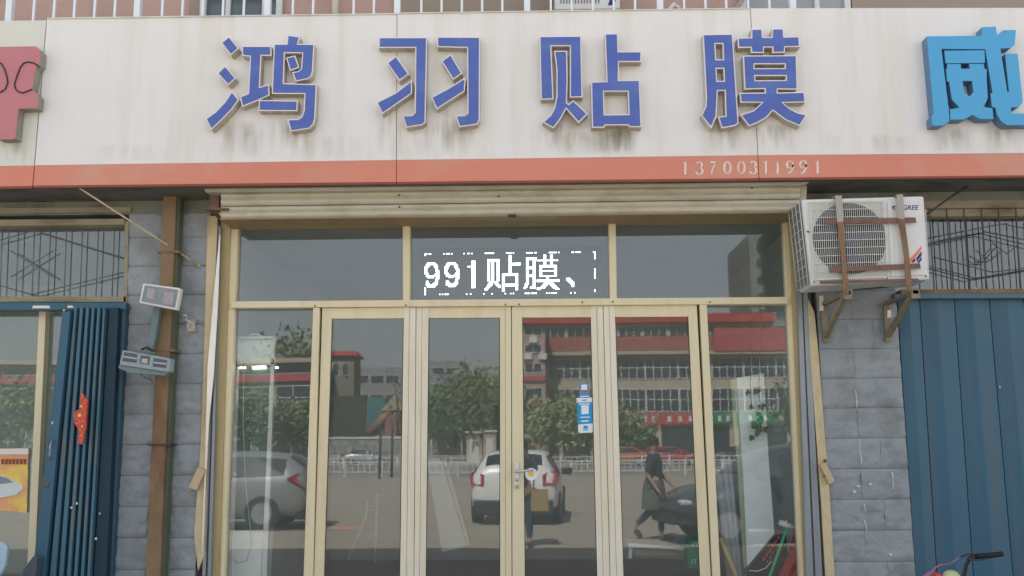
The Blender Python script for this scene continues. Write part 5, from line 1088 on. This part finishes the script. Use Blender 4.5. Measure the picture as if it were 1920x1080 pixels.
# cars
m_tyre = mat('tyre', (.02, .02, .022), .8); m_rim_ = mat('alloy', (.45, .46, .48), .35, metal=.5); m_cgl = mat('car_glass', (.02, .025, .03), .06, spec=.9); m_lampr = mat('tail_lamp', (.45, .03, .04), .25); m_lampw = mat('head_lamp', (.7, .72, .75), .15); m_trim = mat('black_trim', (.03, .03, .03), .5)
def car(x, y, rot, paint, label, hatch=True, L=4.35, W=1.82, H=1.48, group=None, detail=True):
    # +X is the front of the car in its own frame
    t = thing('parked_car', (0, 0, 0), label, 'car', group)
    s = L / 4.35
    if hatch: st_ = [(-2.17, .42, .62, .62, .62, .50), (-2.12, .30, .95, .98, .80, .74), (-2.02, .26, 1.00, 1.22, .86, .62), (-1.72, .26, 1.0, 1.43, .89, .60), (-1.1, .22, .97, 1.48, .91, .61), (-.2, .2, .94, 1.49, .91, .62), (.45, .2, .92, 1.37, .91, .60), (.85, .22, .90, 1.12, .90, .62), (1.15, .25, .88, .93, .89, .70), (1.7, .27, .78, .80, .86, .66), (2.05, .3, .62, .64, .74, .56), (2.17, .40, .52, .52, .58, .46)]
    else: st_ = [(-2.17, .45, .66, .66, .62, .50), (-2.1, .30, .92, .93, .82, .72), (-1.75, .27, .97, 1.0, .88, .68), (-1.3, .25, .97, 1.2, .90, .60), (-.85, .22, .95, 1.41, .91, .58), (-.2, .2, .93, 1.46, .91, .60), (.35, .2, .91, 1.36, .91, .60), (.8, .22, .89, 1.10, .90, .62), (1.12, .25, .87, .92, .89, .70), (1.7, .27, .78, .80, .86, .66), (2.05, .3, .62, .64, .74, .56), (2.17, .40, .52, .52, .58, .46)]
    k = MB(); rings = []
    for X, zb, zs, zt_, w, wr in st_:
        rr = [(-w * .82, zb), (-w * .98, zb + .12), (-w, (zb + zs) / 2), (-w * .96, zs), (-wr, zt_ - .03), (-wr * .7, zt_), (0, zt_ + .015), (wr * .7, zt_), (wr, zt_ - .03), (w * .96, zs), (w, (zb + zs) / 2), (w * .98, zb + .12), (w * .82, zb)]
        rings.append([Vector((X * s, a_ * W / 1.82, b_ * H / 1.48)) for a_, b_ in rr])
    n = len(rings[0])
    for i in range(len(rings) - 1):
        for j in range(n): k.add([rings[i][j], rings[i][(j + 1) % n], rings[i + 1][(j + 1) % n], rings[i + 1][j]], [(0, 1, 2, 3)], 0, True)
    k.add(rings[0], [tuple(range(n))]); k.add(rings[-1], [tuple(range(n))])
    k.build('body', paint, t)
    def gq(i, j, a=.06, b=.06, c=.08, d=.04):   # glass quad laid just proud of ring patch i..i+1, side strip j..j+1
        return rings[i][j], rings[i][j + 1], rings[i + 1][j + 1], rings[i + 1][j]
    # side windows
    for sgn, j in ((1, 8), (-1, 3)):
        pts_lo, pts_hi = [], []
        rng = range(3, 8) if hatch else range(3, 8)
        for i in rng:
            lo, hi = (rings[i][9], rings[i][8]) if sgn == 1 else (rings[i][3], rings[i][4])
            pts_lo.append(lo.lerp(hi, .08) + Vector((0, .012 * sgn, 0))); pts_hi.append(lo.lerp(hi, .86) + Vector((0, .012 * sgn, 0)))
        g = MB(); m_ = len(pts_lo); g.add(pts_lo + pts_hi, [(a_, a_ + 1, m_ + a_ + 1, m_ + a_) for a_ in range(m_ - 1)]); g.build('side_window', m_cgl, t)
        g = MB()
        for i in (5,):
            lo, hi = (rings[i][9], rings[i][8]) if sgn == 1 else (rings[i][3], rings[i][4]); lo = lo + Vector((-.1, .02 * sgn, 0)); hi = hi + Vector((-.1, .02 * sgn, 0)); g.obox((lo + hi) / 2, (.03, 0, 0), (0, .006, 0), (hi - lo) / 2 * .9)
        g.build('pillar', m_trim, t)
    def cross(i0, i1, nm, f0=.0, f1=1.0, wd=.93):
        A, B_ = rings[i0], rings[i1]; out = Vector((-.012 if i0 < 5 else .012, 0, .014)); g = MB(); vs = []
        for rg, f_ in ((A, f0), (B_, f1)):
            base = [(A[q] * (1 - f_) + B_[q] * f_) for q in (4, 5, 6, 7, 8)]; vs += [Vector((p.x, p.y * wd, p.z)) + out for p in base]
        g.add(vs, [(a_, a_ + 1, 6 + a_, 5 + a_) for a_ in range(4)]); g.build(nm, m_cgl, t)
    cross(2, 3, 'rear_window', -.05, .85) if hatch else cross(3, 4, 'rear_window', -.3, .9)
    cross(6, 8, 'windscreen', .1, .8)
    for X in (-1.33 * s, 1.36 * s):
        for sg in (-1, 1):
            c_ = Vector((X, sg * (W / 2 - .10), .325)); k = MB()
            k.tube([c_ + Vector((0, -.11, 0)), c_ + Vector((0, .11, 0))], .325, 24); wo_ = k.build('wheel', m_tyre, t)
            k = MB(); k.tube([c_ + Vector((0, sg * .112, 0)), c_ + Vector((0, sg * .118, 0))], .20, 16); k.build('rim', m_rim_, wo_)
    for sg in (-1, 1):
        k = MB(); k.add([(-2.13 * s, sg * .60, 1.0), (-2.16 * s, sg * .60, .78), (-2.10 * s, sg * .86, .80), (-1.80 * s, sg * .91, .98), (-1.95 * s, sg * .84, 1.06)], [(0, 1, 2, 3, 4)]); o_ = k.build('tail_light', m_lampr, t); m_ = o_.modifiers.new('s', 'SOLIDIFY'); m_.thickness = .05; m_.offset = 0
        k = MB(); k.obox((1.93 * s, sg * .66, .67), (.14, 0, 0), (0, .11, 0), (0, 0, .045)); k.build('headlight', m_lampw, t, bevel=.03)
        k = MB(); k.obox((.62 * s, sg * 1.0, 1.0), (.05, 0, 0), (0, .12, 0), (0, 0, .08)); k.build('mirror', m_trim, t, bevel=.03)
    k = MB(); k.box((-2.21 * s, -.80, .20), (-1.95 * s, .80, .50)); k.build('rear_bumper_insert', m_trim, t, bevel=.03)
    k = MB(); k.box((2.0 * s, -.6, .32), (2.19 * s, .6, .48)); k.build('grille', m_trim, t, bevel=.02)
    k = MB(); k.box((-2.20 * s, -.22, .72), (-2.14 * s, .22, .85)); k.build('number_plate', mat('plate_blue', (.04, .16, .42), .4), t)
    t.location = (x, y, 0); t.rotation_euler = (0, 0, rot); return t
pw_ = mat('car_white', (.8, .8, .78), .3, coat=.5, var=.02); psil = mat('car_silver', (.36, .37, .37), .3, metal=.3, coat=.4, var=.02); pdk = mat('car_graphite', (.05, .06, .075), .25, coat=.5, var=.05); pred = mat('car_red', (.34, .03, .035), .3, coat=.5); por = mat('car_orange', (.45, .12, .04), .3, coat=.5)
g_ = Mg(966, 985); car(g_.x + .10, g_.y - 2.15, math.radians(-86.5), pw_, 'white hatchback parked on the square with its rear towards the shop')
g_ = M(470, 900, -7.6); car(-6.55, -12.2, math.radians(180), psil, 'silver car standing in front of the left part of the shop', hatch=True, L=4.4)
g_ = M(1455, 900, -8.2); car(g_.x + .45, -9.1, math.radians(172), pdk, 'dark graphite car parked in front of the right part of the shop', hatch=True, L=4.5, H=1.6)
for u, yy, pm, lab in ((1165, -69, por, 'orange car driving on the far road'), (1222, -78, pred, 'red car on the far road behind the orange car'), (1262, -69, pred, 'red car on the far road right of the walking person'), (1385, -72, pdk, 'dark car on the far road at the right'), (690, -75, psil, 'silver car on the far road at the left')):
    g_ = M(u, 850, yy); car(g_.x, yy, 0 if random.random() > .5 else math.pi, pm, lab, hatch=False)
# people
def skin(name, joints, edges, mt, parent, sub=2, root=0):
    me = bpy.data.meshes.new(name); me.from_pydata([j[0] for j in joints], edges, []); o = bpy.data.objects.new(name, me); COL.objects.link(o)
    m_ = o.modifiers.new('skin', 'SKIN'); m_.use_smooth_shade = True; o.modifiers.new('sub', 'SUBSURF').levels = sub
    for i, j in enumerate(joints):
        sv = me.skin_vertices[0].data[i]; sv.radius = j[1] if isinstance(j[1], tuple) else (j[1], j[1]); sv.use_root = (i == root)
    bpy.context.view_layer.update(); dg = bpy.context.evaluated_depsgraph_get(); m2 = bpy.data.meshes.new_from_object(o.evaluated_get(dg)); bpy.data.objects.remove(o)
    m2.materials.clear(); m2.materials.append(mt)
    for p in m2.polygons: p.use_smooth = True
    o = bpy.data.objects.new(name, m2); COL.objects.link(o)
    if parent is not None: o.parent = parent
    return o
m_skin = mat('skin', (.45, .27, .19), .5, var=.05); m_hair = mat('hair', (.015, .012, .010), .5)
def person(loc, rot, label, pose, top, bottom, shoes, longhair=False, scale=1.0, skirt=None):
    """ local frame: +X is where the person faces; pose gives joint targets """
    t = thing('person', (0, 0, 0), label, 'person'); ps = pose
    J = [((0, 0, .93), (.10, .145)), ((0.005, 0, 1.10), (.085, .12)), ((.01, 0, 1.28), (.10, .15)), ((0, 0, 1.39), (.065, .11)), ((.005, 0, 1.46), .048), ((.015, 0, 1.52), .055), ((.025, 0, 1.60), (.085, .072)), ((.015, 0, 1.67), (.062, .055))]
    E_ = [(0, 1), (1, 2), (2, 3), (3, 4), (4, 5), (5, 6), (6, 7)]
    for sg, key in ((1, 'L'), (-1, 'R')):
        sh_, el, wr = (0, sg * .17, 1.37), ps['el' + key], ps['wr' + key]; b_ = len(J)
        J += [(sh_, .055), (el, .042), (wr, .030)]; E_ += [(3, b_), (b_, b_ + 1), (b_ + 1, b_ + 2)]
        hd = (Vector(wr) - Vector(el)).normalized(); pc = Vector(wr) + hd * .06; J.append((tuple(pc), (.026, .036))); E_.append((b_ + 2, b_ + 3)); up = hd.cross(Vector((0, 1, 0.01))).normalized(); sd_ = hd.cross(up)
        for f_ in range(4):
            q0 = pc + sd_ * (.028 - f_ * .019) + hd * .03; q1 = q0 + hd * (.045 - abs(f_ - 1.5) * .006) + up * .01; b2 = len(J); J += [(tuple(q0), .0105), (tuple(q1), .008)]; E_ += [(b_ + 3, b2), (b2, b2 + 1)]
        b2 = len(J); q0 = Vector(wr) + hd * .03 + sd_ * .035; J += [(tuple(q0), .012), (tuple(q0 + hd * .04 + sd_ * .015), .009)]; E_ += [(b_ + 2, b2), (b2, b2 + 1)]
        hp_, kn_, an, to = (0, sg * .09, .88), ps['kn' + key], ps['an' + key], ps['to' + key]; b_ = len(J)
        J += [(hp_, .09), (kn_, .058), (an, .038), (to, .03)]; E_ += [(0, b_), (b_, b_ + 1), (b_ + 1, b_ + 2), (b_ + 2, b_ + 3)]
    skin('body', J, E_, m_skin, t)
    k = MB(); k.ball((.012, 0, 1.645), (.098, .086, .10), 16, 10)
    if longhair: k.tube([(-.03, 0, 1.66), (-.07, 0, 1.5), (-.09, 0, 1.35), (-.08, 0, 1.22)], [.08, .09, .08, .03], 12)
    k.build('hair', m_hair, t)
    k = MB(); k.ball((.108, 0, 1.585), (.016, .012, .018), 8, 6); [k.ball((.10, s_ * .032, 1.605), (.012, .014, .008), 8, 6) for s_ in (1, -1)]; k.build('face_features', mat('face_dark', (.22, .12, .09), .5), t)
    JT = [((0, 0, .90), (.12, .165)), ((0.005, 0, 1.10), (.105, .145)), ((.01, 0, 1.28), (.12, .17)), ((0, 0, 1.40), (.075, .12))]; ET = [(0, 1), (1, 2), (2, 3)]
    for sg, key in ((1, 'L'), (-1, 'R')):
        el = Vector(ps['el' + key]); wr = Vector(ps['wr' + key]); b_ = len(JT); slv = ps.get('sleeve', .9)
        JT += [((0, sg * .175, 1.37), .07), (tuple(el), .056)]; ET += [(3, b_), (b_, b_ + 1)]
        if slv > .5: JT.append((tuple(el.lerp(wr, slv)), .043)); ET.append((b_ + 1, b_ + 2))
    skin('top', JT, ET, top, t)
    JB = [((0, 0, .94), (.115, .16))]; EB = []
    for sg, key in ((1, 'L'), (-1, 'R')):
        b_ = len(JB); kn_ = Vector(ps['kn' + key]); an = Vector(ps['an' + key]); JB += [((0, sg * .09, .84), .10), (tuple(kn_), .075), (tuple(kn_.lerp(an, .9)), .052)]; EB += [(0, b_), (b_, b_ + 1), (b_ + 1, b_ + 2)]
    skin('trousers', JB, EB, bottom, t)
    if skirt:
        k = MB(); k.tube([(0, 0, 1.0), (0, 0, .85), (-.02, 0, .62), (-.03, 0, .50)], [.16, .19, .20, .19], 20, cap=False); k.build('long_shirt', skirt, t)
    for sg, key in ((1, 'L'), (-1, 'R')):
        an, to = Vector(ps['an' + key]), Vector(ps['to' + key]); hl_ = an + (an - to).normalized() * .03; hl_.z = max(.035, an.z - .05)
        skin('shoe', [(tuple(hl_), .052), (tuple((hl_ + to) / 2 + Vector((0, 0, .01))), .056), (tuple(to + (to - hl_).normalized() * .06), .046)], [(0, 1), (1, 2)], shoes, t)
    t.scale = (scale,) * 3; t.location = loc; t.rotation_euler = (0, 0, rot); return t
stand = dict(knL=(.02, .10, .48), anL=(0, .10, .09), toL=(.15, .11, .035), knR=(.02, -.10, .48), anR=(0, -.10, .09), toR=(.15, -.11, .035))
m_coat = mat('dark_coat', (.05, .055, .07), .8, var=.1); m_jean = mat('jeans', (.035, .06, .12), .8, var=.2, scale=20); m_khaki = mat('khaki_grey', (.13, .13, .11), .8); m_navy = mat('navy_top', (.02, .03, .07), .8); m_shoe = mat('shoe', (.05, .05, .05), .6)
phot = person((-.16, -8.22, 0), math.radians(90), 'person with long dark hair holding a phone up in front of the shop doors', dict(stand, elL=(.16, .20, 1.20), wrL=(.34, .07, 1.44), elR=(.16, -.20, 1.20), wrR=(.34, -.07, 1.44)), m_coat, m_jean, m_shoe, True, .97)
g_ = Mg(1228, 1012)
person((g_.x, g_.y, 0), math.radians(10), 'person in a dark navy top and long grey shirt walking past the shop', dict(elL=(-.10, .22, 1.10), wrL=(.05, .24, .88), elR=(.10, -.22, 1.10), wrR=(.26, -.22, .95), sleeve=.4, knL=(.12, .09, .50), anL=(.10, .09, .09), toL=(.26, .09, .035), knR=(-.08, -.09, .47), anR=(-.34, -.09, .22), toR=(-.27, -.09, .07)), m_navy, m_jean, m_shoe, False, .99, skirt=m_khaki)
bx_ = MB(); bx_.obox((.10, -8.18, .72), (.14, 0, 0), (0, .07, 0), (0, 0, .17)); bx_.tube([(.0, -8.18, .88), (.04, -8.2, 1.3)], .012, 6); tag(bx_.build('shoulder_bag', mat('tan_bag', (.46, .32, .14), .6, var=.1)), 'tan shoulder bag hanging beside the photographing person', 'bag')
